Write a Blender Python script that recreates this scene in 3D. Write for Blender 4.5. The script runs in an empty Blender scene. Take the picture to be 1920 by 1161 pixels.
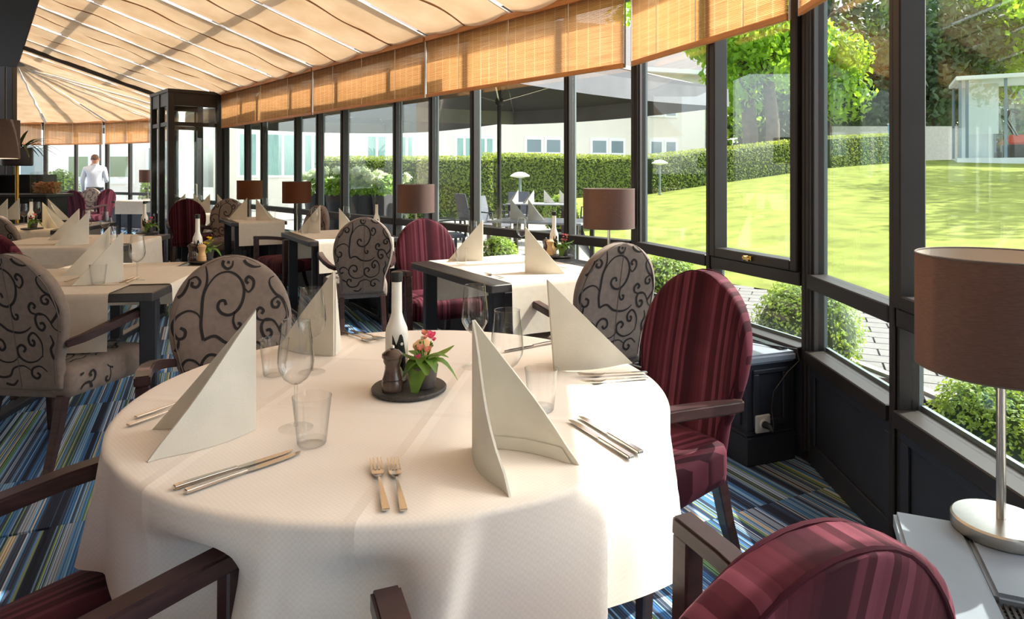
import bpy, bmesh, math, random
from mathutils import Vector, Matrix
R = random.Random(7)
sc = bpy.context.scene
COL = sc.collection

# ------------------------------------------------------------------ camera, sky, sun, exposure
F, HOR, CH = 1260.0, 325.0, 1.32          # focal length in px (1920 wide), horizon row, camera height
cam = bpy.data.objects.new('camera', bpy.data.cameras.new('camera'))
COL.objects.link(cam)
cam.location = (0, 0, CH); cam.rotation_euler = (math.pi/2, 0, 0)
cam.data.sensor_width = 36.0; cam.data.lens = 36.0*F/1920.0
cam.data.shift_y = -(580.5-HOR)/1920.0
cam.data.clip_start = 0.05; cam.data.clip_end = 300
sc.camera = cam

SUN_AZ, SUN_EL = math.radians(20), math.radians(47)
world = bpy.data.worlds.new('sky'); sc.world = world
world.use_nodes = True
wn = world.node_tree
bg = wn.nodes['Background']
sky = wn.nodes.new('ShaderNodeTexSky'); sky.sky_type = 'NISHITA'
sky.sun_disc = False; sky.sun_elevation = SUN_EL; sky.sun_rotation = math.pi/2-SUN_AZ
sky.air_density = 1.0; sky.dust_density = 2.5; sky.ozone_density = 1.0
hs = wn.nodes.new('ShaderNodeHueSaturation'); hs.inputs['Saturation'].default_value = 0.45
wn.links.new(sky.outputs[0], hs.inputs['Color']); wn.links.new(hs.outputs[0], bg.inputs[0])
bg.inputs[1].default_value = 0.48
sl = bpy.data.lights.new('sun', 'SUN'); sl.energy = 7.0; sl.angle = math.radians(0.6); sl.color = (1.0, 0.94, 0.85)
so = bpy.data.objects.new('sun', sl); COL.objects.link(so)
tosun = Vector((math.cos(SUN_EL)*math.cos(SUN_AZ), math.cos(SUN_EL)*math.sin(SUN_AZ), math.sin(SUN_EL)))
so.rotation_euler = tosun.to_track_quat('Z', 'Y').to_euler(); so.location = tosun*40
vs = sc.view_settings
vs.view_transform = 'Standard'; vs.look = 'None'; vs.gamma = 1.0; vs.use_curve_mapping = False
vs.exposure = 0.62
cy = sc.cycles
cy.use_denoising = True
cy.max_bounces = 10; cy.diffuse_bounces = 5; cy.glossy_bounces = 4; cy.transmission_bounces = 6
cy.transparent_max_bounces = 40; cy.sample_clamp_indirect = 6.0
cy.caustics_reflective = False; cy.caustics_refractive = False

# ------------------------------------------------------------------ helpers
def at(x, y, Y): return Vector(((x-960)/F*Y, Y, CH-(y-HOR)/F*Y))
def onz(x, y, z=0.0):
    Y = F*(CH-z)/(y-HOR)
    return Vector(((x-960)/F*Y, Y, z))
def proj(v): return (960+F*v[0]/v[1], HOR+F*(CH-v[2])/v[1])
def lerp(a, b, t): return a+(b-a)*t
def sstep(a, b, x):
    t = max(0.0, min(1.0, (x-a)/(b-a))); return t*t*(3-2*t)

MATS = {}
def node_mat(name):
    m = bpy.data.materials.new(name); m.use_nodes = True
    MATS[name] = m
    return m, m.node_tree, m.node_tree.nodes['Principled BSDF']
def rgb(r, g, b): # sRGB 0-255 -> linear
    f = lambda c: ((c/255+0.055)/1.055)**2.4 if c > 10 else c/255/12.92
    return (f(r), f(g), f(b), 1.0)
def M(name, col, rough=0.5, metal=0.0, var=0.0, vscale=8.0, bump=0.0, bscale=60.0, sheen=0.0, stretch=None, spec=0.5, transl=0.0, tcol=None, coat=0.0):
    m, nt, b = node_mat(name)
    N, L = nt.nodes, nt.links
    b.inputs['Base Color'].default_value = col
    b.inputs['Roughness'].default_value = rough
    b.inputs['Metallic'].default_value = metal
    b.inputs['Specular IOR Level'].default_value = spec
    b.inputs['Coat Weight'].default_value = coat
    if sheen: b.inputs['Sheen Weight'].default_value = sheen; b.inputs['Sheen Roughness'].default_value = 0.4
    tc = N.new('ShaderNodeTexCoord'); src = tc.outputs['Object']
    if stretch:
        mp = N.new('ShaderNodeMapping'); mp.inputs['Scale'].default_value = stretch
        L.new(src, mp.inputs[0]); src = mp.outputs[0]
    colout = None
    if var:
        nz = N.new('ShaderNodeTexNoise'); nz.inputs['Scale'].default_value = vscale; nz.inputs['Detail'].default_value = 4
        L.new(src, nz.inputs['Vector'])
        mr = N.new('ShaderNodeMapRange'); mr.inputs[1].default_value = 0.3; mr.inputs[2].default_value = 0.7
        mr.inputs[3].default_value = 1-var; mr.inputs[4].default_value = 1+var
        L.new(nz.outputs['Fac'], mr.inputs[0])
        mx = N.new('ShaderNodeMix'); mx.data_type = 'RGBA'; mx.blend_type = 'MULTIPLY'; mx.inputs[0].default_value = 1
        mx.inputs[6].default_value = col; L.new(mr.outputs[0], mx.inputs[7])
        L.new(mx.outputs[2], b.inputs['Base Color']); colout = mx.outputs[2]
    if bump:
        n2 = N.new('ShaderNodeTexNoise'); n2.inputs['Scale'].default_value = bscale; n2.inputs['Detail'].default_value = 3
        L.new(src, n2.inputs['Vector'])
        bp = N.new('ShaderNodeBump'); bp.inputs['Strength'].default_value = bump; bp.inputs['Distance'].default_value = 0.01
        L.new(n2.outputs['Fac'], bp.inputs['Height']); L.new(bp.outputs[0], b.inputs['Normal'])
    if transl:
        t = N.new('ShaderNodeBsdfTranslucent'); t.inputs[0].default_value = tcol or col
        if colout and not tcol: L.new(colout, t.inputs[0])
        ms = N.new('ShaderNodeMixShader'); ms.inputs[0].default_value = transl
        L.new(b.outputs[0], ms.inputs[1]); L.new(t.outputs[0], ms.inputs[2])
        L.new(ms.outputs[0], N['Material Output'].inputs[0])
    return m
def math_node(nt, op, a, b=None, c=None):
    n = nt.nodes.new('ShaderNodeMath'); n.operation = op
    for i, v in enumerate((a, b, c)):
        if v is None: continue
        if isinstance(v, (int, float)): n.inputs[i].default_value = v
        else: nt.links.new(v, n.inputs[i])
    return n.outputs[0]
def clear_glass(name, tint, edge, base, grow, power, rough=0.0):
    m, nt, b = node_mat(name); N, L = nt.nodes, nt.links
    N.remove(b)
    lw = N.new('ShaderNodeLayerWeight'); lw.inputs[0].default_value = 0.5
    p = math_node(nt, 'POWER', lw.outputs['Facing'], power)
    fac = math_node(nt, 'MULTIPLY_ADD', p, grow, base)
    tr = N.new('ShaderNodeBsdfTransparent')
    mc = N.new('ShaderNodeMix'); mc.data_type = 'RGBA'; mc.inputs[6].default_value = tint; mc.inputs[7].default_value = edge
    L.new(math_node(nt, 'POWER', lw.outputs['Facing'], 2.5), mc.inputs[0]); L.new(mc.outputs[2], tr.inputs[0])
    gl = N.new('ShaderNodeBsdfGlossy'); gl.inputs['Roughness'].default_value = rough
    ms = N.new('ShaderNodeMixShader'); L.new(fac, ms.inputs[0]); L.new(tr.outputs[0], ms.inputs[1]); L.new(gl.outputs[0], ms.inputs[2])
    L.new(ms.outputs[0], N['Material Output'].inputs[0])
    return m

class MB:
    """collects geometry; build() links it as one mesh object"""
    def __init__(s): s.v = []; s.f = []
    def add(s, vs, fs):
        o = len(s.v); s.v += [tuple(v) for v in vs]; s.f += [tuple(i+o for i in f) for f in fs]; return s
    def box(s, c, d, rot=None):
        x, y, z = d[0]/2, d[1]/2, d[2]/2
        vs = [Vector(p) for p in ((-x,-y,-z),(x,-y,-z),(x,y,-z),(-x,y,-z),(-x,-y,z),(x,-y,z),(x,y,z),(-x,y,z))]
        if rot is not None: vs = [rot @ v for v in vs]
        c = Vector(c)
        return s.add([v+c for v in vs], [(0,3,2,1),(4,5,6,7),(0,1,5,4),(1,2,6,5),(2,3,7,6),(3,0,4,7)])
    def bx(s, x0, x1, y0, y1, z0, z1): return s.box(((x0+x1)/2,(y0+y1)/2,(z0+z1)/2),(x1-x0,y1-y0,z1-z0))
    def lathe(s, prof, n=20, c=(0,0,0), cap=True):
        vs = []; fs = []
        for r, z in prof:
            for i in range(n):
                a = 2*math.pi*i/n; vs.append((c[0]+r*math.cos(a), c[1]+r*math.sin(a), c[2]+z))
        for k in range(len(prof)-1):
            for i in range(n):
                j = (i+1) % n; fs.append((k*n+i, k*n+j, (k+1)*n+j, (k+1)*n+i))
        if cap:
            if prof[0][0] > 1e-4: fs.append(tuple(reversed(range(n))))
            if prof[-1][0] > 1e-4: fs.append(tuple(range((len(prof)-1)*n, len(prof)*n)))
        return s.add(vs, fs)
    def tube(s, pts, rad, n=8, cap=True):
        pts = [Vector(p) for p in pts]; rs = rad if isinstance(rad, (list, tuple)) else [rad]*len(pts)
        vs = []; fs = []; up = Vector((0,0,1)); pu = None
        for i, p in enumerate(pts):
            t = (pts[min(i+1,len(pts)-1)]-pts[max(i-1,0)]).normalized()
            if pu is None:
                pu = up if abs(t.z) < 0.95 else Vector((1,0,0))
            a = (pu-t*pu.dot(t)).normalized(); b = t.cross(a); pu = a
            for k in range(n):
                g = 2*math.pi*k/n; vs.append(p+a*math.cos(g)*rs[i]+b*math.sin(g)*rs[i])
        for i in range(len(pts)-1):
            for k in range(n):
                j = (k+1) % n; fs.append((i*n+k, i*n+j, (i+1)*n+j, (i+1)*n+k))
        if cap: fs += [tuple(reversed(range(n))), tuple(range((len(pts)-1)*n, len(pts)*n))]
        return s.add(vs, fs)
    def sweep(s, pts, w, h, side=None):
        """rectangular bar along pts; w across (horizontal), h the other way; w,h scalars or lists"""
        pts = [Vector(p) for p in pts]; n = len(pts)
        ws = w if isinstance(w, (list, tuple)) else [w]*n; hs_ = h if isinstance(h, (list, tuple)) else [h]*n
        vs = []; fs = []
        for i, p in enumerate(pts):
            t = (pts[min(i+1,n-1)]-pts[max(i-1,0)]).normalized()
            a = Vector(side) if side else t.cross(Vector((0,0,1)))
            if a.length < 1e-4: a = Vector((1,0,0))
            a = (a-t*a.dot(t)).normalized(); b = a.cross(t)
            for sx, sy in ((-1,-1),(1,-1),(1,1),(-1,1)): vs.append(p+a*sx*ws[i]/2+b*sy*hs_[i]/2)
        for i in range(n-1):
            for k in range(4):
                j = (k+1) % 4; fs.append((i*4+k, i*4+j, (i+1)*4+j, (i+1)*4+k))
        fs += [(3,2,1,0), tuple(range(n*4-4, n*4))]
        return s.add(vs, fs)
    def loft(s, rings, cap=True, closed=True):
        n = len(rings[0]); vs = [v for r in rings for v in r]; fs = []
        for i in range(len(rings)-1):
            for k in range(n if closed else n-1):
                j = (k+1) % n; fs.append((i*n+k, i*n+j, (i+1)*n+j, (i+1)*n+k))
        if cap and closed: fs += [tuple(reversed(range(n))), tuple(range((len(rings)-1)*n, len(rings)*n))]
        return s.add(vs, fs)
    def sphere(s, c, r, seg=12, rings=8):
        rr = r if isinstance(r, (tuple, list)) else (r, r, r)
        vs = []; fs = []
        for i in range(rings+1):
            ph = math.pi*i/rings
            for k in range(seg):
                a = 2*math.pi*k/seg
                vs.append((c[0]+rr[0]*math.sin(ph)*math.cos(a), c[1]+rr[1]*math.sin(ph)*math.sin(a), c[2]-rr[2]*math.cos(ph)))
        for i in range(rings):
            for k in range(seg):
                j = (k+1) % seg; fs.append((i*seg+k, i*seg+j, (i+1)*seg+j, (i+1)*seg+k))
        return s.add(vs, fs)
    def prism(s, poly, z0, z1):
        n = len(poly)
        return s.add([(p[0],p[1],z0) for p in poly]+[(p[0],p[1],z1) for p in poly],
                     [tuple(reversed(range(n))), tuple(range(n,2*n))]+[(i,(i+1)%n,n+(i+1)%n,n+i) for i in range(n)])
    def leaf(s, p, nrm, sz, rnd, asp=0.55):
        """one little bent leaf of two faces pairs"""
        n = Vector(nrm)+Vector((rnd.uniform(-.8,.8), rnd.uniform(-.8,.8), rnd.uniform(-.5,.9)))
        n.normalize()
        a = n.orthogonal().normalized(); a.rotate(Matrix.Rotation(rnd.uniform(0,6.28),3,n)); b = n.cross(a)
        p = Vector(p); k = sz*rnd.uniform(.7,1.3)
        return s.add([p-a*k, p+b*k*asp, p+a*k+n*k*.25, p-b*k*asp], [(0,1,2,3)])
    def mesh(s, name, smooth=False, bevel=0.0, seg=2, weld=False, autosmooth=None):
        me = bpy.data.meshes.new(name); me.from_pydata(s.v, [], s.f)
        bm = bmesh.new(); bm.from_mesh(me)
        if weld: bmesh.ops.remove_doubles(bm, verts=bm.verts, dist=1e-5)
        if bevel:
            eds = [e for e in bm.edges if len(e.link_faces) == 2 and e.calc_face_angle(0) > 0.6]
            bmesh.ops.bevel(bm, geom=eds, offset=bevel, segments=seg, affect='EDGES', clamp_overlap=True)
        bmesh.ops.recalc_face_normals(bm, faces=bm.faces)
        if smooth:
            for f in bm.faces: f.smooth = True
            ang = autosmooth or 0.7
            for e in bm.edges:
                if len(e.link_faces) == 2 and e.calc_face_angle(0) > ang: e.smooth = False
        bm.to_mesh(me); bm.free()
        return me
    def build(s, name, mat, parent=None, loc=(0,0,0), rotz=0.0, **kw):
        me = s.mesh(name, **kw)
        o = bpy.data.objects.new(name, me); COL.objects.link(o)
        for m in (mat if isinstance(mat, (list, tuple)) else [mat]): me.materials.append(m)
        o.location = loc; o.rotation_euler = (0,0,rotz)
        if parent: o.parent = parent
        return o
def inst(name, me, parent=None, loc=(0,0,0), rotz=0.0):
    o = bpy.data.objects.new(name, me); COL.objects.link(o); o.location = loc; o.rotation_euler = (0,0,rotz)
    if parent: o.parent = parent
    return o
def tag(o, label=None, cat=None, group=None, kind=None):
    if label: o['label'] = label
    if cat: o['category'] = cat
    if group: o['group'] = group
    if kind: o['kind'] = kind
    return o
def empty(name, loc=(0,0,0), rotz=0.0, parent=None):
    o = bpy.data.objects.new(name, None); COL.objects.link(o); o.empty_display_size = 0.1
    o.location = loc; o.rotation_euler = (0,0,rotz)
    if parent: o.parent = parent
    return o
def copy_tree(o, parent=None):
    c = o.copy(); COL.objects.link(c)
    c.parent = parent
    for ch in list(o.children): copy_tree(ch, c)
    return c
class Proto:
    """first use places the original, later uses copy it with its parts"""
    def __init__(s, maker): s.maker = maker; s.o = None
    def place(s, loc, rotz, scale=1.0):
        if s.o is None: o = s.o = s.maker()
        else:
            o = copy_tree(s.o)
            for k in ('label', 'group', 'category'):
                if k in o: del o[k]
        o.location = loc; o.rotation_euler = (0,0,rotz); o.scale = (scale,)*3
        return o

# ------------------------------------------------------------------ materials
FRAME = M('dark window frame paint', rgb(44,38,35), 0.45, var=0.15, vscale=5, spec=0.35)
PANEL = M('blue black panel paint', rgb(50,53,61), 0.5, var=0.12, vscale=3, spec=0.4)
CABTOP = M('blue grey painted wood', rgb(134,142,152), 0.42, var=0.08, vscale=6)
ALU = M('anodised outer profile', rgb(120,130,130), 0.45, 0.2)
PANE = clear_glass('window glass', (0.95,0.98,0.97,1), (0.85,0.92,0.9,1), 0.055, 0.42, 4.0)
GLASS = clear_glass('drinking glass', (0.985,0.99,0.99,1), (0.22,0.23,0.23,1), 0.05, 0.8, 2.8)
GFOOT = clear_glass('clear glass foot', (0.985,0.99,0.99,1), (0.85,0.86,0.86,1), 0.04, 0.35, 3.5)
BRASS = M('brass', rgb(190,160,90), 0.3, 1.0)
STEEL = M('brushed steel', rgb(205,198,188), 0.28, 1.0, var=0.05, vscale=40)
CUTL = M('polished cutlery steel', rgb(205,195,185), 0.14, 1.0)
WOODD = M('dark stained wood', rgb(62,42,42), 0.33, var=0.3, vscale=12, stretch=(1,1,6), spec=0.5)
TABLEW = M('dark table veneer', rgb(62,58,58), 0.35, var=0.15, vscale=10, stretch=(6,1,1))
TLEG = M('black table metal', rgb(40,40,46), 0.35)
CLOTHW = None
BLACK = M('black plastic', rgb(22,22,22), 0.35)
WHITEP = M('white plastic', rgb(225,222,212), 0.35)
WHITEB = M('white glazed bottle', rgb(236,232,222), 0.25, coat=0.3)
LWOOD = M('pale wood mill', rgb(214,170,118), 0.45, var=0.15, vscale=14, stretch=(1,1,.3))
DMILL = M('dark glossy wood mill', rgb(70,52,46), 0.25, var=0.25, vscale=30, coat=0.4)
SLATE = M('slate tray', rgb(58,54,52), 0.5, var=0.5, vscale=160, bump=.3, bscale=250)
POTM = M('charcoal pot', rgb(84,78,76), 0.45, var=0.1)
LEAF1 = M('potted leaf', rgb(105,140,58), 0.45, var=0.35, vscale=30, transl=0.3, tcol=rgb(150,190,60))
PINK = M('pink petal', rgb(226,90,130), 0.5, var=0.2, vscale=40, transl=0.25)
SALMON = M('salmon petal', rgb(228,150,128), 0.5, var=0.2, vscale=40, transl=0.25)
YELLOW = M('yellow petal', rgb(232,196,40), 0.5, var=0.2, vscale=40, transl=0.25)
def weave_cloth():
    m, nt, b = node_mat('woven white cloth'); N, L = nt.nodes, nt.links
    b.inputs['Roughness'].default_value = 0.85; b.inputs['Sheen Weight'].default_value = 0.15
    tc = N.new('ShaderNodeTexCoord')
    br = N.new('ShaderNodeTexChecker'); br.inputs['Scale'].default_value = 180
    br.inputs['Color1'].default_value = rgb(238,227,214); br.inputs['Color2'].default_value = rgb(234,222,209)
    L.new(tc.outputs['Object'], br.inputs[0]); L.new(br.outputs[0], b.inputs['Base Color'])
    nz = N.new('ShaderNodeTexNoise'); nz.inputs['Scale'].default_value = 5; L.new(tc.outputs['Object'], nz.inputs['Vector'])
    bp = N.new('ShaderNodeBump'); bp.inputs['Strength'].default_value = .35; bp.inputs['Distance'].default_value = .02
    mp = N.new('ShaderNodeMapping'); mp.inputs['Rotation'].default_value = (0,0,.14); L.new(tc.outputs['Object'], mp.inputs[0])
    sp = N.new('ShaderNodeSeparateXYZ'); L.new(mp.outputs[0], sp.inputs[0])
    h = nz.outputs[0]
    for ax, offs in ((0, (.12, -.30)), (1, (.26, -.16))):      # ironed fold lines
        for c in offs:
            dd = math_node(nt, 'ABSOLUTE', math_node(nt, 'SUBTRACT', sp.outputs[ax], c))
            h = math_node(nt, 'ADD', h, math_node(nt, 'MULTIPLY', math_node(nt, 'MAXIMUM', math_node(nt, 'SUBTRACT', 1.0, math_node(nt, 'DIVIDE', dd, .022)), 0.0), .28))
    L.new(h, bp.inputs['Height']); L.new(bp.outputs[0], b.inputs['Normal'])
    return m
CLOTH = weave_cloth()
RUNNER = M('white linen runner', rgb(236,222,204), 0.9, var=0.04, vscale=30, sheen=.1, transl=0.15)
NAPKIN = M('off white paper napkin', rgb(228,222,208), 0.85, var=0.05, vscale=10, transl=0.15, bump=.1, bscale=300)
def striped_velvet():
    m, nt, b = node_mat('maroon striped velvet'); N, L = nt.nodes, nt.links
    b.inputs['Roughness'].default_value = 0.7; b.inputs['Sheen Weight'].default_value = 0.12; b.inputs['Specular IOR Level'].default_value = .12
    b.inputs['Sheen Roughness'].default_value = 0.35; b.inputs['Sheen Tint'].default_value = rgb(235,150,170)
    tc = N.new('ShaderNodeTexCoord'); sp = N.new('ShaderNodeSeparateXYZ'); L.new(tc.outputs['Object'], sp.inputs[0])
    wn_ = N.new('ShaderNodeTexWhiteNoise'); wn_.noise_dimensions = '1D'
    L.new(math_node(nt, 'FLOOR', math_node(nt, 'MULTIPLY', sp.outputs[0], 78.0)), wn_.inputs['W'])
    n1 = N.new('ShaderNodeTexNoise'); n1.noise_dimensions = '1D'; n1.inputs['Scale'].default_value = 26; L.new(sp.outputs[0], n1.inputs['W'])
    mixv = math_node(nt, 'ADD', math_node(nt, 'MULTIPLY', wn_.outputs[0], .45), math_node(nt, 'MULTIPLY', n1.outputs[0], .55))
    cr = N.new('ShaderNodeValToRGB'); e = cr.color_ramp.elements
    e[0].position = .30; e[0].color = rgb(50,14,24); e[1].position = .72; e[1].color = rgb(106,52,64)
    k = e.new(.5); k.color = rgb(70,23,33)
    L.new(mixv, cr.inputs[0])
    nz = N.new('ShaderNodeTexNoise'); nz.inputs['Scale'].default_value = 14; nz.inputs['Detail'].default_value = 5; L.new(tc.outputs['Object'], nz.inputs['Vector'])
    mr = N.new('ShaderNodeMapRange'); mr.inputs[3].default_value = .7; mr.inputs[4].default_value = 1.35; L.new(nz.outputs[0], mr.inputs[0])
    mx = N.new('ShaderNodeMix'); mx.data_type = 'RGBA'; mx.blend_type = 'MULTIPLY'; mx.inputs[0].default_value = 1
    L.new(cr.outputs[0], mx.inputs[6]); L.new(mr.outputs[0], mx.inputs[7]); L.new(mx.outputs[2], b.inputs['Base Color'])
    return m
VELVET = striped_velvet()
PIPING = M('maroon piping', rgb(62,22,32), 0.8, spec=.1)
SWIRL = M('grey brown upholstery', rgb(128,112,102), 0.85, var=0.12, vscale=40, sheen=.15, bump=.1, bscale=400)
SCROLL = M('black scroll print', rgb(30,24,24), 0.8)
GREYP = M('grey brown piping', rgb(104,90,82), 0.85)
SHADEL = M('brown lampshade linen', rgb(98,76,70), 0.8, var=0.25, vscale=60, stretch=(1,1,7), transl=0.25, tcol=rgb(170,110,70), bump=.15, bscale=200)
SHADEIN = M('pale lampshade lining', rgb(228,214,198), 0.8, transl=0.2)
SHADEL2 = M('amber lampshade linen', rgb(104,68,42), 0.8, var=0.2, vscale=60, transl=0.4, tcol=rgb(200,120,50))
def woven_blind():
    m, nt, b = node_mat('woven wood blind'); N, L = nt.nodes, nt.links
    tc = N.new('ShaderNodeTexCoord'); sp = N.new('ShaderNodeSeparateXYZ'); L.new(tc.outputs['Object'], sp.inputs[0])
    wv = math_node(nt, 'FRACT', math_node(nt, 'MULTIPLY', sp.outputs[2], 110.0))
    slat = math_node(nt, 'GREATER_THAN', wv, 0.36)
    n1 = N.new('ShaderNodeTexNoise'); n1.inputs['Scale'].default_value = 1.0; n1.inputs['Detail'].default_value = 3
    mp = N.new('ShaderNodeMapping'); mp.inputs['Scale'].default_value = (3,3,150); L.new(tc.outputs['Object'], mp.inputs[0]); L.new(mp.outputs[0], n1.inputs['Vector'])
    cr = N.new('ShaderNodeValToRGB'); e = cr.color_ramp.elements
    e[0].position = .3; e[0].color = rgb(196,146,98); e[1].position = .7; e[1].color = rgb(230,188,140)
    L.new(n1.outputs[0], cr.inputs[0])
    st = math_node(nt, 'LESS_THAN', math_node(nt, 'FRACT', math_node(nt, 'MULTIPLY', sp.outputs[0], 9.0)), 0.045)
    mx = N.new('ShaderNodeMix'); mx.data_type = 'RGBA'; L.new(st, mx.inputs[0]); L.new(cr.outputs[0], mx.inputs[6]); mx.inputs[7].default_value = rgb(240,215,180)
    L.new(mx.outputs[2], b.inputs['Base Color']); b.inputs['Roughness'].default_value = .7
    t = N.new('ShaderNodeBsdfTranslucent'); L.new(mx.outputs[2], t.inputs[0])
    tp = N.new('ShaderNodeBsdfTransparent'); tp.inputs[0].default_value = (1,.95,.88,1)
    m1 = N.new('ShaderNodeMixShader'); m1.inputs[0].default_value = .65; L.new(b.outputs[0], m1.inputs[1]); L.new(t.outputs[0], m1.inputs[2])
    m2 = N.new('ShaderNodeMixShader')
    L.new(math_node(nt, 'ADD', math_node(nt, 'MULTIPLY', math_node(nt, 'SUBTRACT', 1.0, slat), .62), .04), m2.inputs[0])
    L.new(m1.outputs[0], m2.inputs[1]); L.new(tp.outputs[0], m2.inputs[2])
    L.new(m2.outputs[0], N['Material Output'].inputs[0])
    return m
BLIND = woven_blind()
BRAIL = M('orange blind wood rail', rgb(206,138,78), 0.55, var=0.15, vscale=20, stretch=(.3,3,3))
def roof_fabric():
    m, nt, b = node_mat('roof shade fabric'); N, L = nt.nodes, nt.links
    tc = N.new('ShaderNodeTexCoord')
    nz = N.new('ShaderNodeTexNoise'); nz.inputs['Scale'].default_value = 3.0; nz.inputs['Detail'].default_value = 6
    L.new(tc.outputs['Object'], nz.inputs['Vector'])
    cr = N.new('ShaderNodeValToRGB'); e = cr.color_ramp.elements
    e[0].position = .3; e[0].color = rgb(216,178,134); e[1].position = .7; e[1].color = rgb(238,208,168)
    L.new(nz.outputs[0], cr.inputs[0]); L.new(cr.outputs[0], b.inputs['Base Color']); b.inputs['Roughness'].default_value = .9
    t = N.new('ShaderNodeBsdfTranslucent'); L.new(cr.outputs[0], t.inputs[0])
    m1 = N.new('ShaderNodeMixShader'); m1.inputs[0].default_value = .17; L.new(b.outputs[0], m1.inputs[1]); L.new(t.outputs[0], m1.inputs[2])
    L.new(m1.outputs[0], N['Material Output'].inputs[0])
    return m
FABRIC = roof_fabric()
SEAM = M('shade seam', rgb(150,110,74), .9)
WIRE = M('white roof wire', rgb(240,236,226), .5)
def carpet():
    m, nt, b = node_mat('striped carpet'); N, L = nt.nodes, nt.links
    g = N.new('ShaderNodeNewGeometry'); mp = N.new('ShaderNodeMapping'); mp.vector_type = 'POINT'
    mp.inputs['Rotation'].default_value = (0,0,-CARPET_ROT)
    L.new(g.outputs['Position'], mp.inputs[0]); sp = N.new('ShaderNodeSeparateXYZ'); L.new(mp.outputs[0], sp.inputs[0])
    u, v = sp.outputs[0], sp.outputs[1]
    cu = math_node(nt, 'FLOOR', math_node(nt, 'DIVIDE', u, CT)); cv = math_node(nt, 'FLOOR', math_node(nt, 'DIVIDE', v, CT))
    cx = N.new('ShaderNodeCombineXYZ'); L.new(cu, cx.inputs[0]); L.new(cv, cx.inputs[1])
    wn_ = N.new('ShaderNodeTexWhiteNoise'); wn_.noise_dimensions = '2D'; L.new(cx.outputs[0], wn_.inputs['Vector'])
    off = math_node(nt, 'MULTIPLY', wn_.outputs['Value'], 37.0)
    uo = math_node(nt, 'ADD', u, math_node(nt, 'FLOOR', off))
    # broad bands
    nb = N.new('ShaderNodeTexNoise'); nb.noise_dimensions = '1D'; nb.inputs['Scale'].default_value = 11; nb.inputs['Detail'].default_value = 2
    L.new(uo, nb.inputs['W'])
    w1 = N.new('ShaderNodeTexWhiteNoise'); w1.noise_dimensions = '1D'
    L.new(math_node(nt, 'FLOOR', math_node(nt, 'MULTIPLY', uo, 52.0)), w1.inputs['W'])
    val = math_node(nt, 'ADD', math_node(nt, 'MULTIPLY', nb.outputs[0], .74), math_node(nt, 'MULTIPLY', w1.outputs[0], .26))
    cr = N.new('ShaderNodeValToRGB'); cr.color_ramp.interpolation = 'CONSTANT'; e = cr.color_ramp.elements
    stops = [(0,(44,50,66)),(.34,(66,76,100)),(.405,(74,122,178)),(.45,(140,182,222)),(.485,(64,74,98)),(.525,(118,158,104)),(.55,(214,196,170)),(.57,(92,146,200)),(.61,(206,222,238)),(.65,(74,82,102)),(.70,(160,172,190))]
    e[0].position = 0; e[0].color = rgb(*stops[0][1]); e[1].position = stops[1][0]; e[1].color = rgb(*stops[1][1])
    for p_, c_ in stops[2:]:
        k = e.new(p_); k.color = rgb(*c_)
    L.new(val, cr.inputs[0])
    line = math_node(nt, 'LESS_THAN', math_node(nt, 'FRACT', math_node(nt, 'MULTIPLY', uo, 104.0)), .36)
    mx = N.new('ShaderNodeMix'); mx.data_type = 'RGBA'; L.new(math_node(nt, 'MULTIPLY', line, .6), mx.inputs[0]); L.new(cr.outputs[0], mx.inputs[6]); mx.inputs[7].default_value = rgb(32,40,56)
    L.new(mx.outputs[2], b.inputs['Base Color']); b.inputs['Roughness'].default_value = .9; b.inputs['Specular IOR Level'].default_value = .2
    nz = N.new('ShaderNodeTexNoise'); nz.inputs['Scale'].default_value = 500; bp = N.new('ShaderNodeBump'); bp.inputs['Strength'].default_value = .35; bp.inputs['Distance'].default_value = .004
    L.new(g.outputs['Position'], nz.inputs['Vector']); L.new(nz.outputs[0], bp.inputs['Height']); L.new(bp.outputs[0], b.inputs['Normal'])
    return m
CARPET_ROT, CT = math.radians(25), 0.5      # stripes run along the rotated v axis
CARPET = carpet()
# ================================================================== SETTING
EZ, BZ = 2.60, 2.03                       # eave height, lower edge of the blinds
A0 = Vector((0.853, 4.536)); dA = Vector((-0.658, 0.7527)); nA = Vector((-0.7527, -0.658))
def onA(t, w=0.0, z=0.0):
    p = A0+dA*t+nA*w; return Vector((p.x, p.y, z))
PD, PC, PB = Vector((0.73, 0.15)), Vector((1.32, 1.54)), Vector((1.383, 3.085))
K0 = A0+dA*11.2
K1, K2, K3, K4, K5 = Vector((-7.3,14.6)), Vector((-8.35,15.7)), Vector((-10.0,16.6)), Vector((-11.8,17.0)), Vector((-13.6,16.6))

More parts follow.
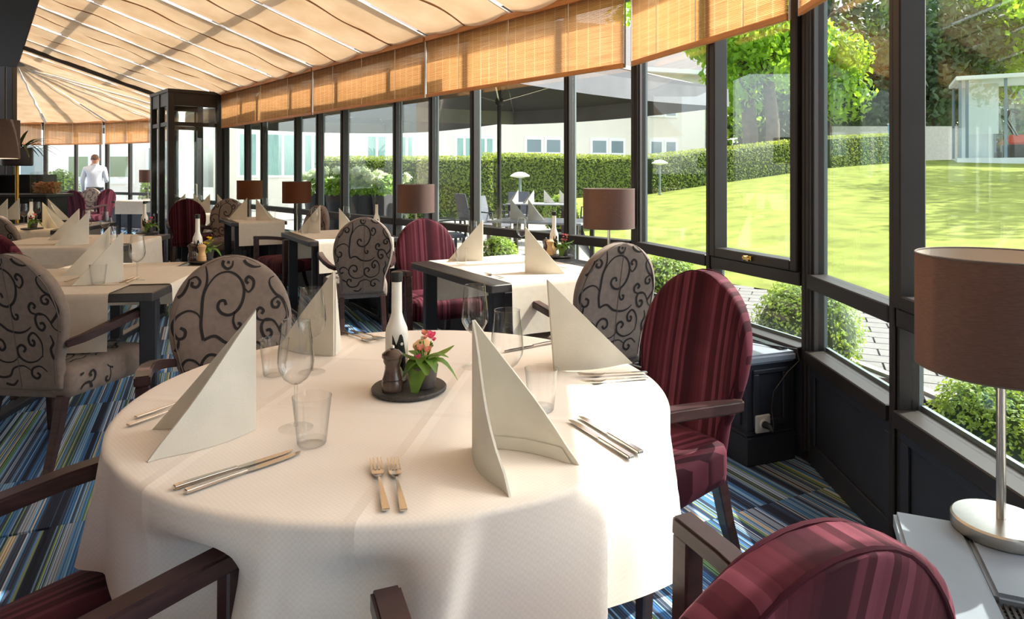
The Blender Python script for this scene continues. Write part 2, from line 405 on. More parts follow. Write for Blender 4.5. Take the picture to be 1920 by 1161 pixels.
# ---- floor of striped carpet tiles
fpoly = [onA(-6.1,7.1), onA(-6.1,2.2)]+[Vector((p.x, p.y, 0)) for p in (PD, PC, PB, A0, K0, K1, K2, K3, K4, K5)]+[Vector((-14.6,15.2,0)), onA(13.5,7.1)]
floor = MB().prism([(p.x, p.y) for p in fpoly], -.12, -.008).build('floor', CARPET); tag(floor, kind='structure')
tile_me = MB().bx(0.0008, CT-0.0008, 0.0008, CT-0.0008, -0.008, 0.0).mesh('carpet_tile'); tile_me.materials.append(CARPET)
cr_, sr_ = math.cos(CARPET_ROT), math.sin(CARPET_ROT)
def inside_room(x, y):
    for P, Q in ((PD,PC),(PC,PB),(PB,A0),(A0,K0)):
        d = (Q-P).normalized()
        if (Vector((x,y))-P).dot(Vector((-d.y, d.x))) < 0.0: return False
    return True
n_t = 0
cells = []
for i in range(-16, 16):
    for j in range(-4, 24):
        cxl, cyl = (i+.5)*CT, (j+.5)*CT
        x, y = cxl*cr_-cyl*sr_, cxl*sr_+cyl*cr_
        if y < 1.2 or y > 8.5 or not inside_room(x, y): continue
        pxx = proj((x, y, 0))
        if -40 < pxx[0] < 1960: cells.append((y, i, j))
for y, i, j in sorted(cells)[:290]:
    o = inst('carpet_tile', tile_me, floor); n_t += 1
    o.rotation_euler = (0,0,CARPET_ROT)
    o.location = (i*CT*cr_-j*CT*sr_, i*CT*sr_+j*CT*cr_, 0)

# ---- glazed facets
win_no = [0]
def facet(name, P, Q, ts, casements=(), top=EZ, rail=0.83, detail=True, label=None):
    d = Q-P; ln = d.length; ang = math.atan2(d.y, d.x)
    w = empty(name, (P.x, P.y, 0), ang); tag(w, label, kind='structure')
    for k, t in enumerate(ts):
        big = k in (0, len(ts)-1)
        hw = .038 if big else .027
        m = MB().bx(t-hw, t+hw, -.035, .035, 0, top)
        m.bx(t-hw*.55, t+hw*.55, .035, .047, .05, top-.05)
        m.build('post', FRAME, w, bevel=.004, seg=1)
        MB().bx(t-hw*.9, t+hw*.9, -.05, -.0355, .05, top).build('outer_profile', ALU, w)
    MB().bx(0, ln, -.055, .055, top-.09, top).build('header', FRAME, w)
    for k in range(len(ts)-1):
        hwl = .038 if k == 0 else .027; hwr = .038 if k == len(ts)-2 else .027
        a, b = ts[k]+hwl, ts[k+1]-hwr
        MB().bx(a, b, -.045, .045, rail-.032, rail+.032).build('rail', FRAME, w, bevel=.004, seg=1)
        MB().bx(a, b, -.06, .055, .455, .515).build('sill', FRAME, w, bevel=.004, seg=1)
        MB().bx(a, b, -.055, -.04, .515, .53).build('sill_bead', ALU, w)
        pm = MB().bx(a, b, -.04, .02, 0.0, .455)
        pm.build('panel', PANEL, w)
        fr = MB().bx(a, b, .0205, .032, .0, .10).bx(a, b, .0205, .032, .41, .455).bx(a, a+.05, .0205, .032, .10, .41).bx(b-.05, b, .0205, .032, .10, .41)
        fr.build('panel_moulding', PANEL, w, bevel=.003, seg=1)
        win_no[0] += 1
        wn_ = empty('window_%d' % win_no[0], (P.x, P.y, 0), ang); tag(wn_, kind='structure')
        MB().bx(a, b, -.014, -.006, .515, rail-.032).build('pane', PANE, wn_)
        ca = k in casements
        i_ = .048 if ca else 0.0
        MB().bx(a+i_, b-i_, -.014, -.006, rail+.032+i_, top-.09-i_).build('pane', PANE, wn_)
        if ca:
            z0, z1 = rail+.034, top-.092
            fm = MB().bx(a+.004, a+.05, -.03, .058, z0, z1).bx(b-.05, b-.004, -.03, .058, z0, z1).bx(a+.05, b-.05, -.03, .058, z0, z0+.048).bx(a+.05, b-.05, -.03, .058, z1-.048, z1)
            fm.build('casement_frame', FRAME, wn_, bevel=.005, seg=1)
            hx = (a+b)/2
            hm = MB().box((hx, .064, z0+.026), (.06,.014,.022)).tube([(hx,.066,z0+.03),(hx,.092,z0+.03),(hx-.05,.097,z0+.02)], .008, 8)
            hm.build('handle', BRASS, wn_, smooth=True)
    return w
LB = (A0-PB).length; LC = (PB-PC).length; LD = (PC-PD).length
facet('wall_front_right', PD, PC, [0, LD/2, LD], label='dark framed glazing beside the near lamp')
facet('wall_right', PC, PB, [0, LC/2, LC], casements=(0,))
facet('wall_back_right', PB, A0, [0, LB*.47, LB], casements=(0,))
LA = 11.2
facet('wall_back', A0, K0, [0,.645,1.79,2.43,3.075,4.22,4.86,5.5,6.65,7.29,8.25, 9.75, LA])
for k, (P, Q, nm) in enumerate(((K0,K1,'wall_far_right'),(K1,K2,'wall_far_middle'),(K2,K3,'wall_far'),(K3,K4,'wall_far_left'),(K4,K5,'wall_far_corner'))):
    ln = (Q-P).length
    facet(nm, P, Q, [0, ln] if nm in ('wall_far_right','wall_far_middle') else [0, ln/2, ln])

# ---- roof shades: fabric panels hung between wires, rafters above
RS = 0.319                                # roof slope away from the window wall
ceiling = empty('ceiling'); tag(ceiling, 'ceiling of sand coloured fabric shades under a glass roof', kind='structure')
def ridge_w(t): return lerp(2.95, 2.36, max(0, min(1, (t-4.0)/8.2)))
def shade(t0, t1, w0=.02):
    NU, NV = 14, 44
    vs, fs = [], []
    ph = R.uniform(0, 6)
    for j in range(NV+1):
        for i in range(NU+1):
            f = i/NU; t = lerp(t0+.02, t1-.02, f)
            g = j/NV; w = lerp(w0, ridge_w(t), g)
            ff = abs(f*2-1)                                  # two pockets split by the mid seam
            sag = -.045*math.sin(math.pi*(abs(f-.5)*2)**.9)*1.0
            wob = .014*math.sin(g*17+ph+3*f)+.009*math.sin(g*31+ph*2)*math.sin(f*9)
            edge = min(1, ff*0+min(f, 1-f)*10)
            zz = EZ-.01+RS*w+sag*1.15+wob*edge
            p = A0+dA*t+nA*w
            vs.append((p.x, p.y, zz))
    for j in range(NV):
        for i in range(NU):
            a = j*(NU+1)+i; fs.append((a, a+1, a+NU+2, a+NU+1))
    MB().add(vs, fs).build('shade_panel', FABRIC, ceiling, smooth=True)
    tm = (t0+t1)/2
    pts = []
    for j in range(0, 41):
        g = j/40; w = lerp(w0, ridge_w(tm), g); p = A0+dA*tm+nA*w
        wob = .014*math.sin(g*17+ph+1.5)+.009*math.sin(g*31+ph*2)*math.sin(4.5)
        pts.append((p.x+.018*math.sin(g*19+ph)*dA.x, p.y+.018*math.sin(g*19+ph)*dA.y, EZ-.018+RS*w+wob))
    MB().sweep(pts, .012, .014, side=(dA.x, dA.y, 0)).build('seam_batten', SEAM, ceiling)
ts_w = []
t = -1.215
while t < 11.1:
    ts_w.append(t); t += 1.215
ts_w.append(11.2)
for k in range(len(ts_w)-1):
    t0, t1 = ts_w[k], ts_w[k+1]
    if t1 < -0.5: continue
    shade(max(t0, 0.0), t1)
for t in ts_w:
    if t <= 0.02: continue
    a = onA(t, .03, EZ-.025+RS*.03); w_ = ridge_w(t); b = onA(t, w_, EZ-.03+RS*w_)
    MB().tube([a, b], .009, 6).build('roof_wire', WIRE, ceiling)
def bar(a, b, w, h, name, mat, parent, side=None):
    return MB().sweep([a, b], w, h, side=side).build(name, mat, parent)
for t in (0, 2.43, 4.86, 7.29, 9.72):     # structural rafters above the shades
    w_ = ridge_w(t); bar(onA(t, .0, EZ+.16), onA(t, w_, EZ+.16+RS*w_), .07, .12, 'rafter', FRAME, ceiling)
w_ = ridge_w(10.1); bar(onA(10.1,.02,EZ-.09), onA(10.1,w_,EZ-.10+RS*w_), .06, .06, 'rafter', FRAME, ceiling)
for w in (1.0, 2.0):
    bar(onA(-.3, w, EZ+.2+RS*w), onA(11.2, w, EZ+.2+RS*w), .06, .07, 'purlin', FRAME, ceiling)
bar(onA(0,.0,EZ+.05), onA(11.2,.0,EZ+.05), .1, .1, 'eave_beam', FRAME, ceiling)
# ridge fascia: dark beam where the conservatory roof meets the main building
ra, rb = onA(-.2, ridge_w(0), EZ+RS*ridge_w(0)), onA(12.0, ridge_w(12.2), EZ+RS*ridge_w(12.2))
fa = MB().sweep([ra+Vector((nA.x*.55,nA.y*.55,.0)), rb+Vector((nA.x*.55,nA.y*.55,.0))], 1.04, .30)
fa.build('ridge_fascia', M('black roof soffit', rgb(26,22,21), .7), ceiling)
bar(ra+Vector((nA.x*.015,nA.y*.015,-.06)), rb+Vector((nA.x*.015,nA.y*.015,-.06)), .03, .06, 'ridge_strip', SEAM, ceiling)
# hips over the near facets and the far fan
def hip(P, Q, apex, pz=EZ, nr=12):
    NU = 10; vs, fs = [], []
    for j in range(nr+1):
        g = j/nr
        for i in range(NU+1):
            f = i/NU; e = lerp(P, Q, .022+.956*f); x = lerp(e.x, apex.x, g); y = lerp(e.y, apex.y, g); z = lerp(pz, apex.z, g)
            z += -.05*math.sin(math.pi*f)*(1-g)-.012*math.sin(g*26)*math.sin(math.pi*f)*(1-g)
            vs.append((x, y, z))
    for j in range(nr):
        for i in range(NU):
            a = j*(NU+1)+i; fs.append((a, a+1, a+NU+2, a+NU+1))
    MB().add(vs, fs).build('shade_panel', FABRIC, ceiling, smooth=True)
RA = onA(0, ridge_w(0), EZ+RS*ridge_w(0))
for P, Q in ((PD,PC),(PC,PB),(PB,A0)): hip(P, Q, RA)
APX = Vector((-9.55, 12.95, 3.45))
fan = [K0, K1, K2, K3, K4, K5, Vector((-14.6,15.2))]
for P, Q in zip(fan, fan[1:]): hip(P, Q, APX, nr=22)
for P in fan:
    a = Vector((P.x, P.y, EZ-.06)); b = Vector((APX.x, APX.y, APX.z-.06))
    pts = [a.lerp(b, g/12)+Vector((.02*math.sin(g*2.3), 0, 0)) for g in range(12)]
    MB().tube(pts, .014, 6).build('roof_wire', WIRE, ceiling)
for P, Q in zip(fan, fan[1:]):
    a = Vector(((P.x+Q.x)/2, (P.y+Q.y)/2, EZ+.05)); bar(a, APX+Vector((0,0,.12)), .10, .08, 'rafter', FRAME, ceiling)
MB().lathe([(.05,0),(.5,.02),(.5,.1),(.05,.12)], 16, (APX.x, APX.y, APX.z-.05)).build('fan_hub', FRAME, ceiling)
tri = onA(11.2, ridge_w(11.2), EZ+RS*ridge_w(11.2)-.02); e0 = onA(11.2, 0, EZ)
MB().add([e0, tri, APX], [(0,1,2)]).build('shade_panel', FABRIC, ceiling)
# columns carrying the ridge, and the plain ceiling of the main building behind it
pillar_pts = [(22, 12.4), (8, 12.7)]
for k, (pxx, Y) in enumerate(pillar_pts):
    p = at(pxx, 300, Y)
    o = MB().bx(p.x-.06, p.x+.06, p.y-.06, p.y+.06, 0, 3.4).build('trim_%d' % (k+1), FRAME, bevel=.008, seg=1); tag(o, kind='structure')
cz = 3.75
pl = [onA(-6, ridge_w(0)+.2), onA(12.0, ridge_w(12)+.2), onA(12.0, 7.0), onA(-6, 7.0)]
o = MB().prism([(p.x, p.y) for p in pl], cz, cz+.1).build('ceiling_building', M('pale plaster ceiling', rgb(214,206,196), .9)); tag(o, kind='structure')  # pale plaster, lightened to bounce fill light into the room
wl = MB(); a, b = onA(-6, 7.0), onA(13.5, 7.0)
n2 = Vector((nA.x, nA.y, 0))*.1
wl.prism([(a.x,a.y),(b.x,b.y),(b.x+n2.x,b.y+n2.y),(a.x+n2.x,a.y+n2.y)], 0, cz)
o = wl.build('wall_left', M('warm inner wall', rgb(206,194,180), .9, var=.08, vscale=2)); tag(o, kind='structure')
a, b = onA(-6.1, 2.2), onA(-6.1, 7.1); n3 = Vector((dA.x, dA.y, 0))*.1
o = MB().prism([(a.x,a.y),(a.x+n3.x,a.y+n3.y),(b.x+n3.x,b.y+n3.y),(b.x,b.y)], 0, cz).build('wall_front', MATS['warm inner wall']); tag(o, kind='structure')

# ---- glass entrance porch
porch = empty('door_1', onA(8.3, 0, 0), math.atan2(dA.y, dA.x)); tag(porch, 'dark framed glass entrance porch at the end of the window wall', kind='structure')
PWX, PWY, PH = 1.0, .80, 2.56
for (x, y) in ((0,.09),(0,PWY),(PWX,PWY),(PWX,.09),(PWX*.52,PWY)):
    MB().bx(x-.045, x+.045, y-.045, y+.045, 0, PH).build('post', FRAME, porch, bevel=.005, seg=1)
MB().bx(-.05, PWX+.05, .05, PWY+.05, PH, PH+.05).build('roof_plate', FRAME, porch)
for (x0,x1,y0,y1) in ((.045,PWX-.045,PWY-.03,PWY+.03),(-.03,.03,.135,PWY-.045),(PWX-.03,PWX+.03,.135,PWY-.045)):
    MB().bx(x0,x1,y0,y1,PH-.2,PH).build('header', FRAME, porch)
    MB().bx(x0,x1,y0,y1,2.05,2.11).build('transom', FRAME, porch)
    MB().bx(x0,x1,y0,y1,0,.12).build('plinth', FRAME, porch)
    xm, ym = (.004 if x1-x0 < .1 else 0), (.004 if y1-y0 < .1 else 0)
    cx0, cx1 = ((x0+x1)/2-.004, (x0+x1)/2+.004) if xm else (x0, x1)
    cy0, cy1 = ((y0+y1)/2-.004, (y0+y1)/2+.004) if ym else (y0, y1)
    MB().bx(cx0,cx1,cy0,cy1,.12,2.05).build('pane', PANE, porch)
    MB().bx(cx0,cx1,cy0,cy1,2.11,PH-.2).build('pane', PANE, porch)
MB().tube([(-.05,.45,.95),(-.08,.45,.95),(-.08,.45,1.15),(-.05,.45,1.15)], .011, 6).build('handle', STEEL, porch, smooth=True)

# ---- woven wood blinds
blind_no = 0
def blind(P, Q, t0, t1, label, drop=EZ-BZ, cat='blind'):
    d = (Q-P).normalized(); ang = math.atan2(d.y, d.x); n = Vector((-d.y, d.x)); p = P+d*t0+n*.085; ln = t1-t0
    b = empty('woven_blind', (p.x, p.y, EZ-drop), ang); tag(b, label, cat, 'woven wood blinds along the eaves')
    g = .018
    MB().bx(g, ln-g, -.003, .003, .03, drop-.02).build('woven_screen', BLIND, b)
    MB().bx(g, ln-g, -.012, .012, -.0, .032).build('bottom_rail', BRAIL, b, bevel=.004, seg=1)
    MB().bx(g, ln-g, -.02, .02, drop-.045, drop).build('head_rail', BRAIL, b)
    for x in (ln*.22, ln*.5, ln*.78):
        MB().tube([(x, .008, drop-.03), (x, .008, .02)], .003, 5).build('cord', WIRE, b)
    for x in (g*.3, ln-g*.3):
        MB().bx(x-.004, x+.004, -.004, .004, .0, drop-.03).build('guide_wire', STEEL, b)
    return b
blind(PD, PC, .05, LD-.05, 'woven wood blind above the near table lamp')
blind(PC, PB, .05, LC-.05, 'woven wood blind at the top right corner of the picture')
blind(PB, A0, .05, LB-.05, 'woven wood blind above the opening window with brass handle')
blind(A0, K0, .04, 2.43, 'largest woven wood blind, above the terrace parasol pole')
blind(A0, K0, 2.43, 4.86, 'second woven wood blind along the long window wall, above a drum lamp')
blind(A0, K0, 4.86, 8.2, 'third woven wood blind along the long window wall, next to the glass porch')
for (P, Q, lb) in ((K1,K2,'woven blind of the far bay nearest the glass porch'),(K2,K3,'woven blind of the far bay right of the standing man'),(K3,K4,'woven blind of the far bay above the standing man'),(K4,K5,'woven blind of the far bay behind the hanging plant')):
    ln = (Q-P).length
    blind(P, Q, .05, ln-.05, lb)

# ---- low cabinets under the windows
def cabinet(P, Q, x0, x1, depth, label, grille=None, end_panel=True, ymin=.06, dz=0.0):
    d = (Q-P).normalized(); ang = math.atan2(d.y, d.x)
    c = empty('window_cabinet', (P.x, P.y, 0), ang); tag(c, label, 'cabinet', 'low cabinets under the windows')
    MB().bx(x0+.012, x1-.012, ymin, depth-.012, 0.0, .455+dz).build('body', PANEL, c)
    MB().bx(x0, x1, ymin, depth, 0.0, .13).build('plinth', PANEL, c, bevel=.004, seg=1)
    MB().bx(x0-.002, x1+.002, ymin, depth+.002, .13, .15).build('plinth_moulding', PANEL, c, bevel=.008, seg=2)
    n = max(1, round((x1-x0)/.75))
    for k in range(n):
        a = lerp(x0, x1, k/n)+.05; b = lerp(x0, x1, (k+1)/n)-.05
        m = MB().bx(a,b,depth-.012,depth,.17,.20).bx(a,b,depth-.012,depth,.40,.43).bx(a,a+.03,depth-.012,depth,.20,.40).bx(b-.03,b,depth-.012,depth,.20,.40)
        m.build('door_moulding', PANEL, c, bevel=.003, seg=1)
    for xe, xf in ((x0, x0+.012), (x1-.012, x1)):
        m = MB().bx(xe,xf,ymin+.04,depth-.04,.17,.20).bx(xe,xf,ymin+.04,depth-.04,.41,.43).bx(xe,xf,ymin+.04,ymin+.07,.20,.41).bx(xe,xf,depth-.07,depth-.04,.20,.41)
        m.build('end_moulding', PANEL, c, bevel=.003, seg=1)
    if grille:
        ga, gb, gy0, gy1 = grille
        for nm, q in (('top_board',(x0-.012,x1+.012,gy1,depth+.014)),('top_board',(x0-.012,x1+.012,ymin,gy0)),('top_board',(gb,x1+.012,gy0+.001,gy1-.001)),('top_board',(x0-.012,ga,gy0+.001,gy1-.001))):
            MB().bx(q[0],q[1],q[2],q[3],.455,.50).build(nm, CABTOP, c, bevel=.008, seg=2)
        gm = MB()
        s = .011
        k = 0
        x = ga
        while x < gb:
            gm.bx(x-.0028, x+.0028, gy0, gy1, .474, .480); x += s
        y = gy0
        while y < gy1:
            gm.bx(ga, gb, y-.0028, y+.0028, .478, .484); y += s
        gm.build('grille', M('dark woven metal grille', rgb(70,66,64), .45, .5), c)
        MB().bx(ga-.001, gb+.001, gy0-.001, gy1+.001, .456, .462).build('grille_tray', BLACK, c)
    else:
        MB().bx(x0-.012, x1+.012, ymin, depth+.014, .455+dz, .50+dz).build('top_board', CABTOP, c, bevel=.012, seg=3)
        MB().bx(x0+.03, x1-.03, ymin+.02, ymin+.06, .5+dz, .508+dz).build('cable_strip', BLACK, c)
    return c
cabB = cabinet(PB, A0, 0.045, LB-.085, .335, 'blue-black low cabinet with a wall socket on its end, right of the round table')
cabA = cabinet(A0, K0, .085, 7.85, .335, 'long low cabinet under the far window wall, carrying the table lamps', dz=.085)
cabD = cabinet(PD, PC, .05, LD-.075, .385, 'blue-grey topped low cabinet with dark grille in the lower right corner', grille=(.10, LD-.36, .10, .26))
# socket with plug and cable on the end of the cabinet by the corner
m = MB().bx(.030,.043,.215,.295,.150,.230)
sk = m.build('wall_socket', WHITEP, None, (PB.x, PB.y, 0), math.atan2((A0-PB).y, (A0-PB).x), bevel=.004)
tag(sk, 'square white wall socket on the blue-black cabinet end', 'socket')
m = MB(); m.lathe([(.022,0),(.022,.006),(.018,.006)], 16); rm = Matrix.Rotation(-math.pi/2, 3, 'Y')
m.v = [tuple(rm @ Vector(v)+Vector((.0295,.255,.19))) for v in m.v]
m.build('socket_ring', WHITEP, sk, smooth=True)
dB = (A0-PB).normalized(); nB = Vector((-dB.y, dB.x))
def onB(x, y, z): p = PB+dB*x+nB*y; return Vector((p.x, p.y, z))
cab = MB(); rm2 = [(-.02,.255,.19),(-.03,.255,.175),(-.03,.25,.21),(-.012,.248,.27),(.005,.22,.34),(.0,.15,.42),(-.01,.09,.47),(.02,.075,.513),(.12,.12,.509),(.3,.2,.508),(.5,.16,.508)]
cab.tube([onB(*p) for p in rm2], .0035, 6)
pc = cab.build('power_cable', BLACK, smooth=True); tag(pc, 'thin black cable running from the white socket up onto the cabinet', 'cable')
m = MB().tube([onB(.022,.255,.19), onB(-.012,.255,.19), onB(-.03,.255,.178)], [.017,.013,.006], 8); m.build('plug', BLACK, pc, smooth=True)
# ================================================================== CHAIRS
ZB, ZT, TH = .37, .975, .070
def bw(z):
    if z >= .72: return .232*math.sqrt(max(0, 1-((z-.72)/(ZT-.72))**2))
    if z >= .50: return lerp(.180, .232, math.sin((z-.50)/.22*math.pi/2))
    return lerp(.172, .180, (z-ZB)/(.50-ZB))
def by(z): return -.215-(z-ZB)*.17-.05*max(0, z-.7)
def sup(a, w, t, e=4.5):
    c, s = math.cos(a), math.sin(a)
    return (w*math.copysign(abs(c)**(2/e), c), t*math.copysign(abs(s)**(2/e), s))
def back_mesh():
    m = MB(); rings = []
    zs = [ZB, ZB+.006]+[lerp(ZB+.02, .72, i/12) for i in range(13)]+[.72+(ZT-.72)*math.sin(math.pi/2*i/14) for i in range(1, 14)]
    for z in zs:
        w = max(bw(z), .012); t = TH/2 if z > ZB+.003 else TH/2-.006
        rings.append([(x, by(z)+y, z) for x, y in (sup(2*math.pi*(k+.5)/28, w, t) for k in range(28))])
    m.loft(rings); return m
def face_y(x, z, side):
    w = bw(z); q = min(1, abs(x)/max(w, 1e-3))
    return by(z)+side*(TH/2*(max(0, 1-q**4.5))**(1/4.5)+.0012)
def ribbon(m, pts, wd, surf):
    """pts 2D; surf maps (a,b)->3D; lays a flat ribbon"""
    n = len(pts)
    if n < 3: return
    vs = []
    for i in range(n):
        a = pts[max(0, i-1)]; b = pts[min(n-1, i+1)]
        dx, dy = b[0]-a[0], b[1]-a[1]; l = math.hypot(dx, dy) or 1
        w = wd*(.35+.65*math.sin(math.pi*min(1, (i+1)/n*1.6)/2))/2
        nx, ny = -dy/l*w, dx/l*w
        vs.append(surf(pts[i][0]+nx, pts[i][1]+ny)); vs.append(surf(pts[i][0]-nx, pts[i][1]-ny))
    m.add(vs, [(2*i, 2*i+1, 2*i+3, 2*i+2) for i in range(n-1)])
def scroll(p, th, L, k0, k1, n=40, pw=3):
    x, y = p; out = [(x, y)]
    for i in range(n):
        s = (i+.5)/n; k = k0+(k1-k0)*s**pw; th += k*L/n
        x += math.cos(th)*L/n; y += math.sin(th)*L/n; out.append((x, y))
    return out
# hand drawn scrolls of the upholstery print, in metres on the back cushion (x, z)
RAW = [[(1005,75),(996,140),(1000,200),(1022,280),(1030,380),(1034,470),(1020,560)],
 [(1020,280),(985,200),(930,140),(860,125),(800,160),(765,230),(770,310),(800,375),(850,410),(900,400),(930,360),(920,320),(890,315),(880,345)],
 [(825,395),(835,450),(820,500),(795,502),(790,475),(808,470)],
 [(762,238),(735,268),(704,235),(703,190),(733,166),(752,190),(736,212)],
 [(455,615),(520,572),(550,510),(580,470),(630,460),(655,500),(645,560),(615,585),(590,560),(600,530),(625,535)],
 [(590,468),(640,465),(680,450),(690,410),(665,380),(640,400),(655,422)],
 [(540,170),(590,185),(595,230),(560,290),(520,325),(495,375),(480,440),(500,480),(540,530)],
 [(512,335),(545,316),(582,340),(578,378),(548,385),(535,360),(552,345)],
 [(1036,425),(1060,385),(1110,365),(1170,390),(1205,440),(1200,500),(1170,540),(1135,530),(1130,490),(1160,470)],
 [(1168,540),(1172,585),(1190,620)],
 [(620,95),(690,102),(745,75),(770,30)],
 [(832,40),(838,85),(868,105),(897,78),(888,44),(862,44),(864,70)],
 [(1105,160),(1120,210),(1150,260),(1200,290)],
 [(1105,165),(1065,148),(1040,180),(1058,214),(1090,205),(1086,180)],
 [(697,560),(740,592),(800,607),(880,590),(950,540),(1018,560)],
 [(640,790),(630,700),(650,640),(690,605),(728,640),(725,690),(697,702),(688,672),(706,660)],
 [(640,780),(690,820),(760,830),(820,790),(830,730),(795,700),(765,725),(785,755)],
 [(820,785),(880,830),(960,830),(1020,780),(1030,710),(990,660),(940,670),(925,720),(955,745),(975,720)],
 [(1026,740),(1070,690),(1120,680),(1150,720),(1130,760),(1100,745)],
 [(560,620),(545,680),(570,730),(560,800),(530,850)],
 [(620,900),(670,860),(730,880),(740,930),(705,955),(680,930),(700,910)],
 [(735,900),(800,860),(880,880),(920,940),(1000,950),(1050,900),(1040,850),(1005,850),(1000,880)],
 [(860,970),(900,1010),(960,1000)], [(1060,880),(1110,850),(1150,880),(1135,915),(1110,900)]]
def smooth_pts(p, n=6):
    o = []
    for i in range(len(p)-1):
        a, b, c, d = p[max(0,i-1)], p[i], p[i+1], p[min(len(p)-1,i+2)]
        for k in range(n):
            t = k/n
            o.append(tuple(.5*(2*b[q]+(c[q]-a[q])*t+(2*a[q]-5*b[q]+4*c[q]-d[q])*t*t+(3*b[q]-a[q]-3*c[q]+d[q])*t**3) for q in (0,1)))
    return o+[p[-1]]
def motifs(seed, x0, x1, y0, y1):
    sg = 1 if seed % 2 == 0 else -1
    return [smooth_pts([(sg*(X-840)*.000594, ZT-(Y-27)*.000594) for X, Y in st]) for st in RAW]
def scroll_back(side, seed):
    m = MB()
    for s in motifs(seed, -.24, .24, ZB+.02, ZT-.02):
        run = []
        for (x, z) in s:
            ok = ZB+.012 < z < ZT-.012 and abs(x) < bw(z)-.010
            if ok: run.append((x, z))
            else:
                ribbon(m, run, .0115, lambda a, b: (a, face_y(a, min(ZT-.003,b), side), b)); run = []
        ribbon(m, run, .0115, lambda a, b: (a, face_y(a, min(ZT-.003,b), side), b))
    return m
def seat_ring(inset, z):
    yr, yf, wr, wf = -.225+inset, .265-inset, .205-inset, .262-inset
    pts = []
    cor = ((wf, yf, .06), (-wf, yf, .06), (-wr, yr, .04), (wr, yr, .04))
    for k, (x, y, r_) in enumerate(cor):
        r_ = max(.01, r_-inset*.5)
        cx_, cy_ = x-math.copysign(r_, x), y-math.copysign(r_, y)
        a0 = [0, math.pi/2, math.pi, 3*math.pi/2][k]
        for i in range(7):
            a = a0+math.pi/2*i/6; pts.append((cx_+r_*math.cos(a), cy_+r_*math.sin(a), z))
    return pts
def seat_mesh():
    m = MB()
    m.loft([seat_ring(.016,.325), seat_ring(.004,.331), seat_ring(0,.36), seat_ring(0,.425), seat_ring(.006,.445), seat_ring(.025,.460), seat_ring(.07,.470), seat_ring(.14,.476), seat_ring(.19,.478)])
    return m
def seat_scroll(seed):
    m = MB()
    def surf(a, b):
        q = max(abs(a)/.25, abs(b-.02)/.235)
        return (a, b, .4795-.010*max(0, q-.45)**1.2*1.6-.06*max(0,q-.86)**1.3)
    for s in motifs(seed, -.2, .2, -.17, .22):
        run = []
        for (x, z_) in s:
            y = z_-.70
            if abs(x) < .205 and -.18 < y < .225: run.append((x, y))
            else: ribbon(m, run, .0115, surf); run = []
        ribbon(m, run, .0115, surf)
    return m
def outline_pts(side, n=40):
    zs = [lerp(ZB+.02, .72, i/12) for i in range(13)]+[.72+(ZT-.72)*math.sin(math.pi/2*i/12) for i in range(1, 13)]
    r = [(max(bw(z), 0)*.912, by(z)+side*TH/2*.80, z-.012*sstep(.72,.82,z)*(1-sstep(.9,ZT,z))+.0005*sstep(.93,ZT,z)) for z in zs]
    return r+[(-x, y, z) for x, y, z in reversed(r[:-1])]
ME = {}
def mesh_once(key, fn, mats):
    if key not in ME:
        me = fn(); ME[key] = me
        for m_ in mats: me.materials.append(m_)
    return ME[key]
